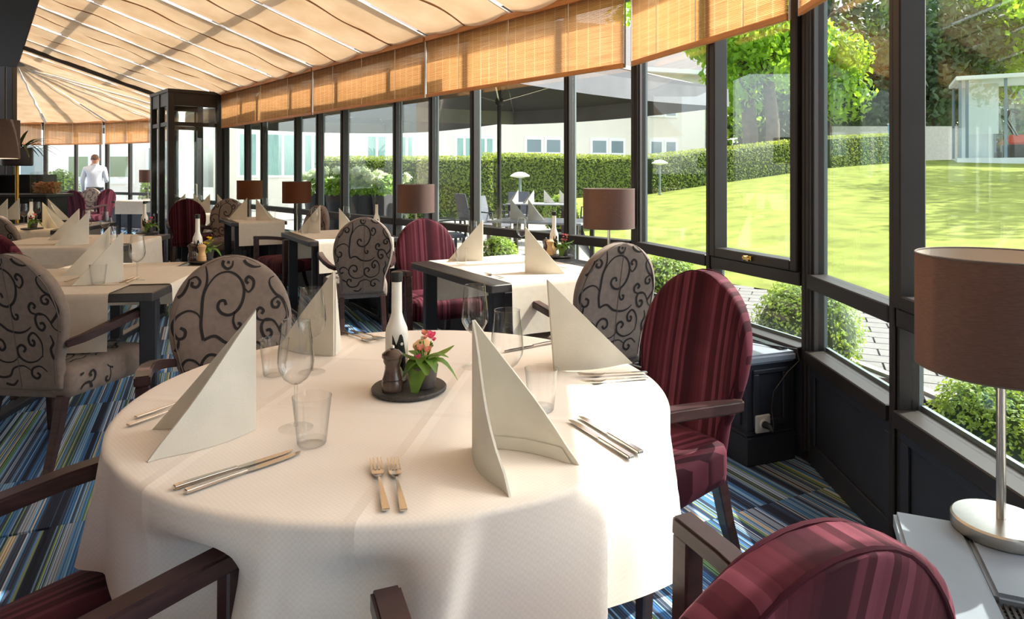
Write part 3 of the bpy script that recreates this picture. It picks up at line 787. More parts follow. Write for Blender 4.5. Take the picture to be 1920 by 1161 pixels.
def make_chair(kind):
    def mk():
        c = empty('dining_chair')
        bm_, sm_, pip = {'maroon': (VELVET, VELVET, PIPING), 'swirl': (SWIRL, SWIRL, GREYP), 'mixed': (SWIRL, VELVET, GREYP)}[kind]
        back = inst('backrest', mesh_once(('b', kind), lambda: back_mesh().mesh('backrest', smooth=True, autosmooth=1.2), [bm_]), c)
        for s in (1, -1):
            inst('piping', mesh_once(('p', kind, s), lambda: MB().tube(outline_pts(s), .0030, 6).mesh('piping', smooth=True), [pip]), back)
        seat = inst('seat', mesh_once(('s', kind), lambda: seat_mesh().mesh('seat', smooth=True, autosmooth=1.2), [sm_]), c)
        if kind != 'maroon':
            for s in (1, -1):
                inst('scroll_pattern', mesh_once(('sc', s), lambda: scroll_back(s, 10 if s > 0 else 11).mesh('scroll_pattern'), [SCROLL]), back)
            inst('back_seam', mesh_once('seam', lambda: MB().tube([(0, face_y(0, z, -1)+.001, z) for z in [lerp(ZB+.01, ZT-.02, i/20) for i in range(21)]], .0022, 5).mesh('back_seam'), [GREYP]), back)
        if kind == 'swirl':
            for s in (1, -1):
                def side_scroll():
                    m = MB()
                    for st in RAW:
                        run = []
                        for (X, Z) in smooth_pts(st):
                            y, z = (X-840)*.000594, .385-(Z-440)*.000594
                            if -.17 < y < .195 and .338 < z < .428: run.append((y, z))
                            else: ribbon(m, run, .010, lambda a, b: (s*(.2062+(a+.225)/.49*.057), a, b)); run = []
                        ribbon(m, run, .010, lambda a, b: (s*(.2062+(a+.225)/.49*.057), a, b))
                    return m.mesh('scroll_pattern')
                inst('scroll_pattern', mesh_once(('side', s), side_scroll, [SCROLL]), seat)
            inst('scroll_pattern', mesh_once('ss', lambda: seat_scroll(23).mesh('scroll_pattern'), [SCROLL]), seat)
        for s in (1, -1):
            def arm():
                pts = [(s*.205,-.255,.575),(s*.245,-.20,.590),(s*.272,-.10,.612),(s*.288,.02,.632),(s*.290,.14,.645),(s*.286,.258,.652)]
                return MB().sweep(pts, [.034,.04,.046,.048,.048,.048], [.03,.034,.036,.036,.036,.036]).mesh('armrest', bevel=.005, smooth=True, autosmooth=.9)
            inst('armrest', mesh_once(('a', s), arm, [WOODD]), c)
            fl = lambda: MB().sweep([(s*.286,.236,.636),(s*.282,.236,.40),(s*.272,.240,0)], [.042,.042,.032], [.044,.044,.034], side=(1,0,0)).mesh('leg', bevel=.004, seg=1)
            inst('leg', mesh_once(('fl', s), fl, [WOODD]), c)
            rl = lambda: MB().sweep([(s*.160,-.21,.335),(s*.162,-.25,.18),(s*.165,-.315,0)], [.04,.038,.030], [.045,.04,.030], side=(1,0,0)).mesh('leg', bevel=.004, seg=1)
            inst('leg', mesh_once(('rl', s), rl, [WOODD]), c)
        return c
    return mk
CH_P = {k: Proto(make_chair(k)) for k in ('maroon', 'swirl', 'mixed')}
def chair(kind, x, y, fx, fy, label):
    o = CH_P[kind].place((x, y, 0), math.atan2(fy, fx)-math.pi/2)
    tag(o, label, 'chair', 'upholstered dining chairs with wooden arms')
    return o
chair('maroon', .405, 2.20, -.83, -.56, 'maroon striped armchair at the right of the round table, facing left')
chair('maroon', .165, .938, -.40, .916, 'maroon striped armchair with its back to the camera in the lower right corner')
chair('maroon', -.86, 1.19, .65, .76, 'maroon armchair in the lower left corner, only arms and seat in view')
chair('swirl', -1.03, 2.50, .42, -.91, 'swirl-patterned chair pushed up to the far left of the round table')
chair('swirl', -2.125, 3.20, .10, .99, 'large swirl-patterned armchair at the left edge, back turned to the camera')
chair('swirl', -1.27, 5.55, -.36, .93, 'swirl-patterned chair with a centre back seam, left of the lit maroon chair')
chair('maroon', -.53, 4.80, .42, -.90, 'sunlit maroon armchair facing the camera beside the window')
chair('swirl', .40, 3.62, -.42, .91, 'swirl-patterned chair between the maroon corner chair and the window')
chair('mixed', -2.28, 6.95, -.62, -.70, 'swirl-backed chair with a maroon seat at the second window table')
chair('swirl', -3.75, 8.82, .30, -.95, 'swirl-patterned chair at the third window table, below the amber lamp')
chair('maroon', -4.45, 9.30, -.30, .95, 'dark maroon chair with its back to the camera in front of the glass porch')
chair('swirl', -5.65, 11.2, .60, -.80, 'swirl-patterned chair at the far left of the porch table')
chair('swirl', -4.45, 6.08, .05, 1.0, 'swirl-patterned chair at the far left, behind a maroon chair back')
chair('maroon', -3.02, 4.25, .15, .98, 'maroon chair at the left edge, behind the large swirl-patterned armchair')
chair('maroon', -8.84, 13.9, .10, 1.0, 'dark maroon chair left of the standing man, back to the camera')
chair('maroon', -9.12, 14.75, -.95, .30, 'maroon chair seen from its side right of the standing man')
chair('swirl', -9.80, 15.45, .2, -.98, 'small brown chair directly in front of the standing man')

for o_ in bpy.data.objects:
    if o_.name.startswith('scroll_pattern'): o_['kind'] = 'stuff'
# ================================================================== TABLES
TZ = .755
e1, e2 = Vector((-.515,.857)), Vector((.857,.515))
tabs = {}
def dining_table(key, N, ea, eb, la, lb, label, runner=True, cross=False, group='square dark tables with white runners'):
    """N near corner, ea along the left edge, eb along the near edge"""
    ang = math.atan2(eb.y, eb.x)
    o = empty('dining_table', (N.x, N.y, 0), ang)
    tag(o, label, 'table', group)
    MB().bx(0, lb, 0, la, TZ-.045, TZ-.003).build('table_top', TABLEW, o, bevel=.004, seg=1)
    for x in (.09, lb-(.05 if key[0] == 'L' else .15)):
        for y in (.10, la-.10):
            MB().bx(x-.04, x+.04, y-.025, y+.025, .03, TZ-.045).build('leg', TLEG, o, bevel=.006, seg=1)
        m = MB().sweep([(x,.02,.02),(x,.14,.026),(x,la-.14,.026),(x,la-.02,.02)], .07, .04); m.build('foot_bar', TLEG, o, bevel=.006, seg=1)
    tabs[key] = (N, ea, eb, la, lb)
    def runner_mesh(x0, x1, z, hang, along_y=True, L_=1.0):
        m = MB(); rings = []
        prof = [(-.004-.012, -hang), (-.010, -hang*.6), (-.006, -.03), (-.003, -.008), (.004, 0), (.02, .001)]
        pts = prof+[(L_*f, .001) for f in (.25,.5,.75)]+[(L_-a, b) for a, b in reversed(prof)]
        for k in range(7):
            f = k/6; x = lerp(x0, x1, f); wob = .006*math.sin(k*2.1)
            row = []
            for (a, b) in pts:
                aa = a+(wob if b < -.1 and a < .5 else (-wob if b < -.1 else 0))
                row.append((x, aa, z+b) if along_y else (aa, x, z+b))
            rings.append(row)
        m.loft(rings, cap=False, closed=False)
        return m
    if runner:
        x0, x1 = max(.08, lb*.5-.33), min(lb-.03, lb*.5+.33)
        if key == 'T1': x0, x1 = .12, .80
        r = runner_mesh(x0, x1, TZ-.001, .27, True, la).build('table_runner', RUNNER, None, (N.x, N.y, 0), ang, smooth=True)
        r['kd'] = 'runner'
        tag(r, 'off-white cloth runner over %s, hanging down its front' % label_short[key], 'tablecloth', 'white cloth runners')
    if cross:
        r = runner_mesh(la*.5-.33, la*.5+.33, TZ+.0015, .25, False, lb).build('table_runner', RUNNER, None, (N.x, N.y, 0), ang, smooth=True)
        tag(r, 'off-white cross runner over %s, hanging down its side' % label_short[key], 'tablecloth', 'white cloth runners')
    return o
label_short = {'R': 'the round table', 'T1': 'the first window table', 'T2': 'the second window table', 'T3': 'the third window table',
  'T4': 'the table before the porch', 'L1': 'the nearest left table', 'L2': 'the second left table', 'L3': 'the third left table', 'TT1': 'the near terrace table', 'TT2': 'the far terrace table', 'T5': 'the far bay table'}
dining_table('T1', Vector((-.105,3.39)), e1, e2, 1.05, 1.0, 'dark table by the window between the sunlit maroon chair and a swirl chair')
dining_table('T2', Vector((-1.68,5.56)), e1, e2, 1.05, .82, 'dark table behind the seamed swirl chair, second along the window')
dining_table('T3', Vector((-3.2,7.66)), e1, e2, 1.0, .62, 'dark table below the two amber lamps, third along the window')
dining_table('T4', Vector((-4.62,9.3)), e1, e2, .95, .62, 'dark table in front of the glass porch')
f1, f2 = Vector((-.15,.989)), Vector((.989,.15))
NL1 = Vector((-1.705,3.19))-f2*1.05
dining_table('L1', NL1, f1, f2, 1.15, 1.05, 'dark table with cloths next to the large left swirl armchair', cross=True)
NL2 = Vector((-3.02,5.15))-f2*1.05
dining_table('L2', NL2, f1, f2, 1.15, 1.05, 'dark table with cloths, second in the left row', cross=True)
NL3 = Vector((-4.45,6.75))-f2*1.0
dining_table('L3', NL3, f1, f2, 1.1, 1.0, 'dark table with cloth at the far left, third in the left row')
dining_table('T5', Vector((-8.2,13.75)), Vector((0,1)), Vector((1,0)), .6, .75, 'small white-clothed table in the far bay before the dark wall')

# ---- the round table and its cloth
RC, RR = Vector((-.28, 1.758)), .672
rt = empty('round_table', (RC.x, RC.y, 0)); tag(rt, 'large round table under a white cloth in the foreground', 'table')
MB().lathe([(.02,.715),(RR-.012,.715),(RR-.006,.72),(RR-.006,.748),(RR-.012,.752),(.02,.752)], 48).build('table_top', TABLEW, rt, smooth=True)
MB().lathe([(.045,.03),(.045,.715)], 20).build('pedestal', TLEG, rt, smooth=True)
MB().lathe([(.02,0),(.26,0),(.26,.012),(.06,.035),(.045,.05)], 28).build('base', TLEG, rt, smooth=True)
def cloth_mesh():
    m = MB(); NT = 480; rings = []
    ridges = [-100,-73,-49,-21,10,42,75,108,142,176,218]          # edges of the hanging folds, degrees
    amp = [.03,.062,.075,.055,.04,.045,.04,.045,.04,.045,.05]
    dents = [(7,.06,9),(60,.04,8),(-85,.060,6),(-112,.115,8),(-163,.05,9)]
    def rad(th, s):
        dg = (math.degrees(th)+5.0*(s/.26) + 142) % 360 - 142
        def ang(c): return (dg-c+180) % 360-180
        f = 0; n = len(ridges)
        for k in range(n):
            r0 = ridges[k-1]-(360 if k == 0 else 0); r1 = ridges[k]; a = amp[k]; sp = r1-r0
            for d_ in (dg, dg+360, dg-360):
                u = (d_-r0)/sp
                if 0 <= u < 1: f += a*u**1.6*(.35+.65*u)
                elif 1 <= u < 1+4.5/sp: f += a*(1-sstep(1, 1+4.5/sp, u))
        g = 0
        for c, a, w in dents: g += a*math.exp(-(ang(c)/w)**2)
        return RR+.003+f*(s/.26)**.85-g*sstep(.042, .11, s)
    for r in (0.001, .1, .2, .3, .4, .5, .58, .63, RR-.012, RR-.004):
        rings.append([(r*math.cos(2*math.pi*i/NT), r*math.sin(2*math.pi*i/NT), TZ+(.0 if r < RR-.008 else -.0015)) for i in range(NT)])
    for s in (.006,.015,.03,.05,.075,.1,.13,.16,.19,.22,.25,.262):
        row = []
        for i in range(NT):
            th = 2*math.pi*i/NT
            L_ = 1+.13*math.cos(4*(th+.35))
            r = rad(th, s); row.append((r*math.cos(th), r*math.sin(th), TZ-s*L_*1.0))
        rings.append(row)
    m.loft(rings, cap=False)
    return m
o = cloth_mesh().build('tablecloth', CLOTH, None, (RC.x, RC.y, 0), smooth=True, autosmooth=2.0)
tag(o, 'large white cloth draped in folds over the round foreground table', 'tablecloth')
fold = MB()
for (a, b, w) in ((( -.62,.10),(.60,.16),.004),((.06,-.66),(-.02,.60),.004),((-.55,-.30),(.62,-.20),.004)):
    pass

# ================================================================== TABLEWARE
items = {}                                  # (kind, table) -> [(px, object)]
def note(o, kind, key):
    items.setdefault((kind, key), []).append((proj(o.location+Vector((0,0,.05)))[0], o)); return o
# napkin: two flaps meeting in an upright ridge
def flap_mesh():
    m = MB(); n = 9; H, L_ = .262, .225
    def P(u, v, off):                       # u along the base, v up; triangle u/(1)+v<=1
        x = u*L_; z = v*H*(1-.0*u)
        y = .020*math.sin(math.pi*min(1, u*1.1))*(1-v)+off
        return (x-.018*v*0, y, z+.0)
    top = []; idx = {}
    for off, tagv in ((0,'a'),(.0045,'b')):
        for i in range(n+1):
            for j in range(n+1-i):
                u, v = i/n, j/n
                idx[(tagv,i,j)] = len(m.v); m.v.append(P(u, v, off))
    for tg in 'ab':
        for i in range(n):
            for j in range(n-i):
                q = [idx[(tg,i,j)], idx[(tg,i+1,j)], idx[(tg,i,j+1)]]
                m.f.append(tuple(q))
                if i+j < n-1: m.f.append((idx[(tg,i+1,j)], idx[(tg,i+1,j+1)], idx[(tg,i,j+1)]))
    for k in range(n):
        m.f.append((idx[('a',k,0)], idx[('a',k+1,0)], idx[('b',k+1,0)], idx[('b',k,0)]))
        m.f.append((idx[('a',0,k)], idx[('a',0,k+1)], idx[('b',0,k+1)], idx[('b',0,k)]))
        m.f.append((idx[('a',k,n-k)], idx[('a',k+1,n-k-1)], idx[('b',k+1,n-k-1)], idx[('b',k,n-k)]))
    return m
def make_napkin():
    o = empty('folded_napkin')
    me = mesh_once('flap', lambda: flap_mesh().mesh('flap', smooth=True), [NAPKIN])
    def hem():
        m = MB(); rows = []
        for i in range(13):
            u = .03+.90*i/12; row = []
            for v in (0, .05, .10):
                uu = u*(1-v*1.02); row.append((uu*.225, .020*math.sin(math.pi*min(1, uu*1.1))*(1-v)-.0028, v*.262+.0005))
            rows.append(row)
        return m.loft(rows, cap=False, closed=False).mesh('hem_fold', smooth=True)
    fm = mesh_once('fold', hem, [NAPKIN])
    for s in (1, -1):
        f = inst('flap', me, o, (0,0,0), s*math.radians(24))
        f.scale = (1, s, 1)
        h = inst('hem_fold', fm, f)
    return o
NAP = Proto(make_napkin)
def napkin(key, x, y, ang, z=TZ+.001, lean=0.0, sc_=1.0):
    """ang: direction (deg) from the ridge towards the open side"""
    o = NAP.place((x, y, z), math.radians(ang), sc_)
    if lean: o.rotation_euler = (0, math.radians(lean), math.radians(ang))
    return note(o, 'napkin', key)
def make_wine():
    o = empty('wine_glass')
    bowl = [(.004,.098),(.012,.101),(.026,.112),(.037,.132),(.0395,.150),(.037,.180),(.033,.21),(.0305,.238)]
    MB().lathe(bowl, 28, cap=False).build('bowl', GLASS, o, smooth=True)
    MB().lathe([(.0305,.2375),(.0312,.239),(.0300,.2395)], 28, cap=False).build('rim', GLASS, o, smooth=True)
    MB().lathe([(.0045,.006),(.0033,.02),(.0032,.08),(.0045,.099)], 10).build('stem', GLASS, o, smooth=True)
    MB().lathe([(.037,0.001),(.0375,.002),(.02,.004),(.0045,.007)], 28, cap=False).build('foot', GFOOT, o, smooth=True)
    return o
def make_tumbler():
    o = empty('tumbler')
    MB().lathe([(.0275,.001),(.030,.004),(.0345,.05),(.040,.098),(.0405,.1),(.0395,.1005)], 28, cap=False).build('wall', GLASS, o, smooth=True)
    MB().lathe([(.0001,0),(.0275,0),(.0290,.003),(.0285,.011),(.0001,.012)], 28, cap=False).build('base', GFOOT, o, smooth=True)
    return o
WINE, TUMB = Proto(make_wine), Proto(make_tumbler)
def wine(key, x, y, z=TZ+.001): return note(WINE.place((x, y, z), 0), 'wine', key)
def tumb(key, x, y, z=TZ+.001): return note(TUMB.place((x, y, z), 0), 'tumbler', key)
def make_fork():
    o = empty('fork')
    MB().sweep([(0,-.10,.004),(0,-.06,.0045),(0,.005,.006),(0,.022,.006)], [.013,.011,.005,.006], [.004,.0035,.003,.0025]).build('handle', CUTL, o, bevel=.001, smooth=True)
    h = MB(); rows = []
    for y, w, z in ((.02,.005,.006),(.030,.012,.004),(.042,.022,.0030),(.056,.024,.0038)):
        rows.append([(-w/2,y,z),(0,y,z-.001),(w/2,y,z),(w/2,y,z+.002),(0,y,z+.001),(-w/2,y,z+.002)])
    h.loft(rows); h.build('head', CUTL, o, smooth=True)
    for k in range(4):
        x = -.0102+.0068*k
        MB().sweep([(x,.055,.0048),(x,.075,.0062),(x,.10,.0098)], [.0036,.003,.0018], [.0022,.002,.0014]).build('tine', CUTL, o)
    return o
def make_knife():
    o = empty('table_knife')
    MB().sweep([(0,-.115,.005),(0,-.05,.0055),(0,.0,.005)], [.014,.012,.010], [.007,.006,.005]).build('handle', CUTL, o, bevel=.0015, smooth=True)
    bl = [(-.006,0),(.006,0),(.0085,.03),(.0085,.085),(.004,.108),(-.004,.115),(-.006,.1)]
    MB().prism(bl, .003, .0045).build('blade', CUTL, o)
    return o
FORK, KNIFE = Proto(make_fork), Proto(make_knife)
def lay(proto, kind, key, a, b, z=TZ+.0015, roll=0):
    """a handle end, b tip as table-plane points"""
    a, b = Vector(a), Vector(b); d = b-a
    o = proto.place(((a.x+b.x)/2, (a.y+b.y)/2, z), math.atan2(d.y, d.x)-math.pi/2)
    return note(o, kind, key)
def make_bottle():
    o = empty('oil_bottle')
    MB().lathe([(.0001,0),(.027,0),(.030,.003),(.030,.125),(.028,.14),(.018,.165),(.0142,.18),(.0135,.265)], 26).build('body', WHITEB, o, smooth=True)
    MB().lathe([(.0138,.262),(.0155,.263),(.0155,.287),(.013,.289),(.0001,.289)], 20).build('cap', BLACK, o, smooth=True)
    # printed black flourish wrapped on the front of the body
    m = MB(); rows = []
    pr = [(-.35,.075,.128),(-.2,.06,.118),(0,.052,.100),(.15,.048,.112),(.3,.045,.126),(.45,.040,.128),(.6,.03,.12),(.75,.028,.10),(.9,.03,.075)]
    for a, z0, z1 in pr:
        aa = -math.pi/2+a; rows.append([(.0303*math.cos(aa), .0303*math.sin(aa), z0), (.0303*math.cos(aa), .0303*math.sin(aa), z1)])
    m.loft(rows, cap=False, closed=False); m.build('print', BLACK, o)
    m = MB()
    m.lathe([(.0001,0),(.0042,0)], 10, cap=False); m.v = [(v[0], 0, v[1]) for v in m.v]
    aa = -math.pi/2+.5; rz = Matrix.Rotation(.5, 3, 'Z')
    m.v = [tuple(rz @ Vector((v[0], -.0306, v[2]+.102))) for v in m.v]
    m.build('print_dot', WHITEB, o)
    return o
BOTTLE = Proto(make_bottle)
def make_mill(mat, knob):
    def mk():
        o = empty('pepper_mill')
        MB().lathe([(.0001,0),(.026,0),(.027,.003),(.0265,.022),(.024,.028),(.0255,.031),(.0235,.036),(.019,.055),(.019,.066),(.023,.074),(.023,.082)], 24).build('body', mat, o, smooth=True)
        MB().lathe([(.0245,.0825),(.027,.086),(.0265,.093),(.015,.103),(.006,.106),(.0001,.106)], 24).build('head', mat, o, smooth=True)
        MB().lathe([(.0035,.105),(.006,.109),(.005,.114),(.0001,.116)], 12).build('knob', knob, o, smooth=True)
        return o
    return mk
DM, LM = Proto(make_mill(DMILL, STEEL)), Proto(make_mill(LWOOD, STEEL))
def make_tray():
    return MB().lathe([(.0001,0),(.09,0),(.096,.004),(.097,.010),(.094,.013),(.0001,.013)], 40).build('slate_tray', SLATE, smooth=True)
TRAY = Proto(make_tray)
def big_leaf(m, base, tip, wd, droop, nrm=Vector((0,0,1)), n=6):
    base, tip = Vector(base), Vector(tip); d = tip-base
    side = d.cross(nrm).normalized(); rows = []
    for i in range(n+1):
        t_ = i/n; w = wd*math.sin(math.pi*min(.97, .12+t_*.88))**.8
        c = base+d*t_+Vector((0,0,-droop*t_*t_+.35*droop*math.sin(math.pi*t_)))
        up = Vector((0,0,.18*w))
        rows.append([c-side*w+up, c, c+side*w+up])
    m.loft(rows, cap=False, closed=False); return m
def make_pot(petal, petal2):
    def mk():
        o = empty('potted_flower'); r = random.Random(5)
        MB().lathe([(.0001,0),(.026,0),(.029,.004),(.036,.05),(.037,.056),(.034,.056),(.031,.046),(.0001,.046)], 26).build('pot', POTM, o, smooth=True)
        pl = empty('plant', parent=o)
        st = MB()
        for k in range(7):
            a = r.uniform(0, 6.28); q = r.uniform(.008,.03)
            st.tube([(0,0,.045), (q*.4*math.cos(a), q*.4*math.sin(a), .075), (q*math.cos(a), q*math.sin(a), r.uniform(.09,.118))], .0018, 5)
        st.build('stem', LEAF1, pl)
        for k, (a, l, w, z, dr) in enumerate(((-110,.042,.034,.060,.075),(-75,.040,.026,.074,.03),(-150,.045,.024,.068,.035),(0,.075,.021,.066,.05),(28,.072,.017,.084,-.012),(80,.05,.024,.07,.02),(140,.05,.022,.072,.01),(-175,.05,.018,.080,-.01),(-100,.03,.020,.088,.02),(-30,.035,.017,.088,.0),(-50,.045,.018,.078,.03),(-15,.055,.014,.090,.01),(170,.03,.018,.09,0))):
            a = math.radians(a); m = MB()
            big_leaf(m, (.006*math.cos(a), .006*math.sin(a), z-.012), ((.012+l)*math.cos(a), (.012+l)*math.sin(a), z), w, dr)
            m.build('leaf', LEAF1, pl, smooth=True)
        for k, (x, y, z, s, mt) in enumerate(((.020,-.014,.128,.021,petal),(.002,-.004,.134,.016,petal2),(-.006,-.032,.102,.016,petal2),(.012,-.032,.098,.017,petal2),(-.010,-.042,.084,.013,petal),(.0,.02,.118,.012,petal2),(.024,.012,.115,.011,petal))):
            m = MB()
            for p_ in range(7):
                a = p_*.9+k; b = .5+.4*((p_*37+k) % 3-1)
                big_leaf(m, (x,y,z), (x+s*math.cos(a)*b*1.4, y+s*math.sin(a)*b*1.4, z+s*.8), s*.42, .002, n=3)
            m.build('blossom', mt, pl, smooth=True)
        m = MB()
        for k in range(10):
            m.sphere((r.uniform(-.02,.02), r.uniform(-.025,.02), r.uniform(.098,.115)), .004, 6, 4)
        m.build('buds', LEAF1, pl, smooth=True)['kind'] = 'stuff'
        return o
    return mk
POTS = {'pink': Proto(make_pot(PINK, SALMON)), 'yellow': Proto(make_pot(YELLOW, YELLOW)), 'salmon': Proto(make_pot(SALMON, PINK))}
def centre(key, x, y, bottle=(-.03,.035), mill=None, mill2=None, pot=(.04,-.02), flower='pink'):
    note(TRAY.place((x, y, TZ+.001), 0), 'tray', key); z = TZ+.0145
    if bottle: note(BOTTLE.place((x+bottle[0], y+bottle[1], z), .12), 'bottle', key)
    if mill: note(DM.place((x+mill[0], y+mill[1], z), 0), 'darkmill', key)
    if mill2: note(LM.place((x+mill2[0], y+mill2[1], z), 0), 'palemill', key)
    if pot: note(POTS[flower].place((x+pot[0], y+pot[1], z), 0), 'pot_'+flower, key)
tp = lambda x, y: onz(x, y, TZ).to_2d()
# ---- round table
napkin('R', -.567, 1.483, -155)
napkin('R', -.078, 1.383, -46)
napkin('R', .122, 1.924, 27, lean=-5)
napkin('R', -.549, 2.076, 130)
wine('R', -.477, 1.483); wine('R', -.566, 1.90); wine('R', -.108, 1.95); wine('R', -.012, 1.60)
tumb('R', -.417, 1.40); tumb('R', -.665, 1.88); tumb('R', .07, 1.60)
lay(FORK, 'fork', 'R', tp(726,972), tp(702,862)); lay(FORK, 'fork', 'R', tp(760,976), tp(734,860))
lay(KNIFE, 'knife', 'R', tp(340,916), tp(540,852)); lay(KNIFE, 'knife', 'R', tp(360,924), tp(556,855))
lay(KNIFE, 'knife', 'R', tp(1185,864), tp(1068,791)); lay(KNIFE, 'knife', 'R', tp(1200,853), tp(1088,785))
lay(FORK, 'fork', 'R', tp(1212,712), tp(1088,722)); lay(FORK, 'fork', 'R', tp(1205,702), tp(1092,708))
lay(FORK, 'fork', 'R', tp(260,795), tp(372,758)); lay(FORK, 'fork', 'R', tp(274,780), tp(380,745))
lay(FORK, 'fork', 'R', tp(642,625), tp(702,645)); lay(FORK, 'fork', 'R', tp(660,623), tp(722,640))
lay(KNIFE, 'knife', 'R', tp(1040,644), tp(955,660))
centre('R', -.267, 1.745, bottle=(-.040,.045), mill=(-.036,-.042), mill2=(.028,.055), pot=(.040,-.012))
# ---- other tables
def loc(key, a, b):
    N, ea, eb, la, lb = tabs[key]; p = N+eb*a*lb+ea*b*la; return p.x, p.y
napkin('T1', *tp(905,489), 150); napkin('T1', *tp(985,512), 15)
wine('T1', *tp(886,480)); tumb('T1', *tp(865,495)); wine('T1', *tp(978,470))
lay(FORK, 'fork', 'T1', tp(950,525), tp(905,513)); lay(KNIFE, 'knife', 'T1', tp(1060,505), tp(1015,498))
x, y = tp(1048,482); centre('T1', x, y, bottle=(-.03,.05), mill2=(-.06,-.01), mill=(-.085,.02), pot=(.03,-.02), flower='salmon')
napkin('T2', *tp(600,437), 150); napkin('T2', *tp(636,447), 20); wine('T2', *tp(590,437)); wine('T2', *tp(650,432)); tumb('T2', *tp(571,439))
x, y = tp(692,440); centre('T2', x, y, bottle=(.06,.05), pot=(-.035,0), flower='salmon')
napkin('T3', *tp(463,412), 160); napkin('T3', *tp(480,413), 10); tumb('T3', *tp(511,410)); wine('T3', *tp(452,411)); wine('T3', *tp(497,406))
napkin('T4', *loc('T4',.25,.80), 160); napkin('T4', *loc('T4',.45,.9), 20); napkin('T4', *loc('T4',.70,.28), 170); napkin('T4', *loc('T4',.85,.22), 20)
tumb('T4', *loc('T4',.12,.72)); wine('T4', *loc('T4',.55,.65)); wine('T4', *loc('T4',.2,.66)); wine('T4', *loc('T4',.6,.35))
napkin('L1', *tp(230,528), -165); napkin('L1', *tp(205,513), -175); tumb('L1', *tp(184,533)); wine('L1', *tp(257,527)); wine('L1', *tp(208,512))
lay(KNIFE, 'knife', 'L1', tp(214,538), tp(262,515)); lay(KNIFE, 'knife', 'L1', tp(228,538), tp(268,516)); lay(FORK, 'fork', 'L1', tp(128,528), tp(160,520))
x, y = tp(384,492); centre('L1', x, y, bottle=(-.055,.02), mill=(-.075,-.01), mill2=(.0,-.04), pot=(.0,.045), flower='yellow')
napkin('L2', *tp(166,458), -170); napkin('L2', *tp(148,449), 178); wine('L2', *tp(197,450)); wine('L2', *tp(163,447)); tumb('L2', *tp(212,446))
x, y = tp(276,438); centre('L2', x, y, bottle=(-.04,.03), pot=(.04,-.02), flower='pink')
napkin('L3', *tp(80,427), 5); napkin('L3', *tp(90,414), 5); napkin('L3', *tp(36,412), 160); napkin('L3', *tp(14,414), 165)
wine('L3', *tp(45,424)); wine('L3', *tp(69,418))
x, y = tp(60,430); centre('L3', x, y, bottle=(-.03,.03), pot=(.03,-.02), flower='salmon')

# ================================================================== LAMPS
def make_lamp(shade, kx=1.0):
    def mk():
        o = empty('table_lamp')
        MB().lathe([(.0001,0),(.096,0),(.098,.003),(.098,.026),(.094,.030),(.0001,.031)], 48).build('base', STEEL, o, smooth=True)
        MB().lathe([(.0095,.030),(.0095,.40),(.012,.41),(.012,.44),(.0001,.445)], 16).build('pole', STEEL, o, smooth=True)
        sh = MB().lathe([(.168,.372),(.170,.372),(.170,.632),(.168,.632)], 64, cap=False).build('shade', shade, o, smooth=True)
        MB().lathe([(.1665,.374),(.1665,.630)], 64, cap=False).build('lining', SHADEIN, sh, smooth=True)
        for z in (.373,.631):
            m = MB(); m.tube([(.1685*math.cos(a*math.pi/24), .1685*math.sin(a*math.pi/24), z) for a in range(49)], .0025, 6); m.build('rim', GREYP, sh, smooth=True)
        m = MB()
        for a in (0, 2.09, 4.19): m.tube([(0,0,.435), (.166*math.cos(a), .166*math.sin(a), .60)], .0018, 5)
        m.build('spider', STEEL, sh)
        MB().sphere((0,0,.485), (.028,.028,.042), 12, 8).build('bulb', WHITEP, o, smooth=True)
        return o
    return mk
LP, LPA = Proto(make_lamp(SHADEL)), Proto(make_lamp(SHADEL2))
def lamp(pr, x, y, z, label): return tag(pr.place((x, y, z), .3), label, 'lamp', 'drum shade table lamps on the window cabinets')
lamp(LP, 1.117, 1.535, .501, 'large brown drum lamp on a steel stand in the right foreground')
q = onA(.08,.21); lamp(LP, q.x, q.y, .586, 'brown drum lamp by the window right of the far parasol, behind the swirl chair')
q = onA(2.42,.20); lamp(LP, q.x, q.y, .586, 'brown drum lamp behind the sunlit maroon chair')
q = onA(5.07,.20); lamp(LPA, q.x, q.y, .586, 'amber lit drum lamp under the third blind, right of two')
q = onA(6.65,.20); lamp(LPA, q.x, q.y, .586, 'amber lit drum lamp next to the glass porch, left of two')
q = at(278, 340, 14.05); lamp(LP, q.x, 14.05, .757, 'small drum lamp on the far bay table')
# ================================================================== LEFT SIDE: bar, jar, plant, floor lamp
BAR = M('black bar top', rgb(52,52,54), .3); BARB = M('dark bar front', rgb(36,32,32), .5)
b0 = at(6, 372, 9.6); b1 = at(122, 372, 9.9)
bar_o = empty('bar_counter', (0,0,0)); tag(bar_o, 'dark bar counter at the far left carrying a glass jar', 'counter')
MB().bx(b0.x-1.2, b1.x, 9.5, 10.1, .98, 1.02).build('top', BAR, bar_o, bevel=.006, seg=1)
MB().bx(b0.x-1.2, b1.x-.06, 9.58, 10.05, 0, .98).build('body', BARB, bar_o)
for k in range(4):
    xx = b1.x-.1-k*.55
    MB().bx(xx-.48, xx, 9.555, 9.58, .12, .90).build('front_panel', BARB, bar_o, bevel=.006, seg=1)
j = at(88, 345, 9.8)
jar = empty('glass_jar', (j.x, j.y, 1.021)); tag(jar, 'wide glass jar half full of brown corks on the bar', 'jar')
MB().bx(-.19,.19,-.10,.10,0,.32).build('glass', GLASS, jar, bevel=.015)
CORK = M('cork', rgb(196,138,84), .8, var=.4, vscale=30)
m = MB(); r = random.Random(3)
for k in range(260):
    c = Vector((r.uniform(-.165,.165), r.uniform(-.08,.08), r.uniform(.018,.165))); d = Vector((r.uniform(-1,1), r.uniform(-1,1), r.uniform(-1,1))).normalized()*.018
    m.tube([c-d, c+d], .011, 6)
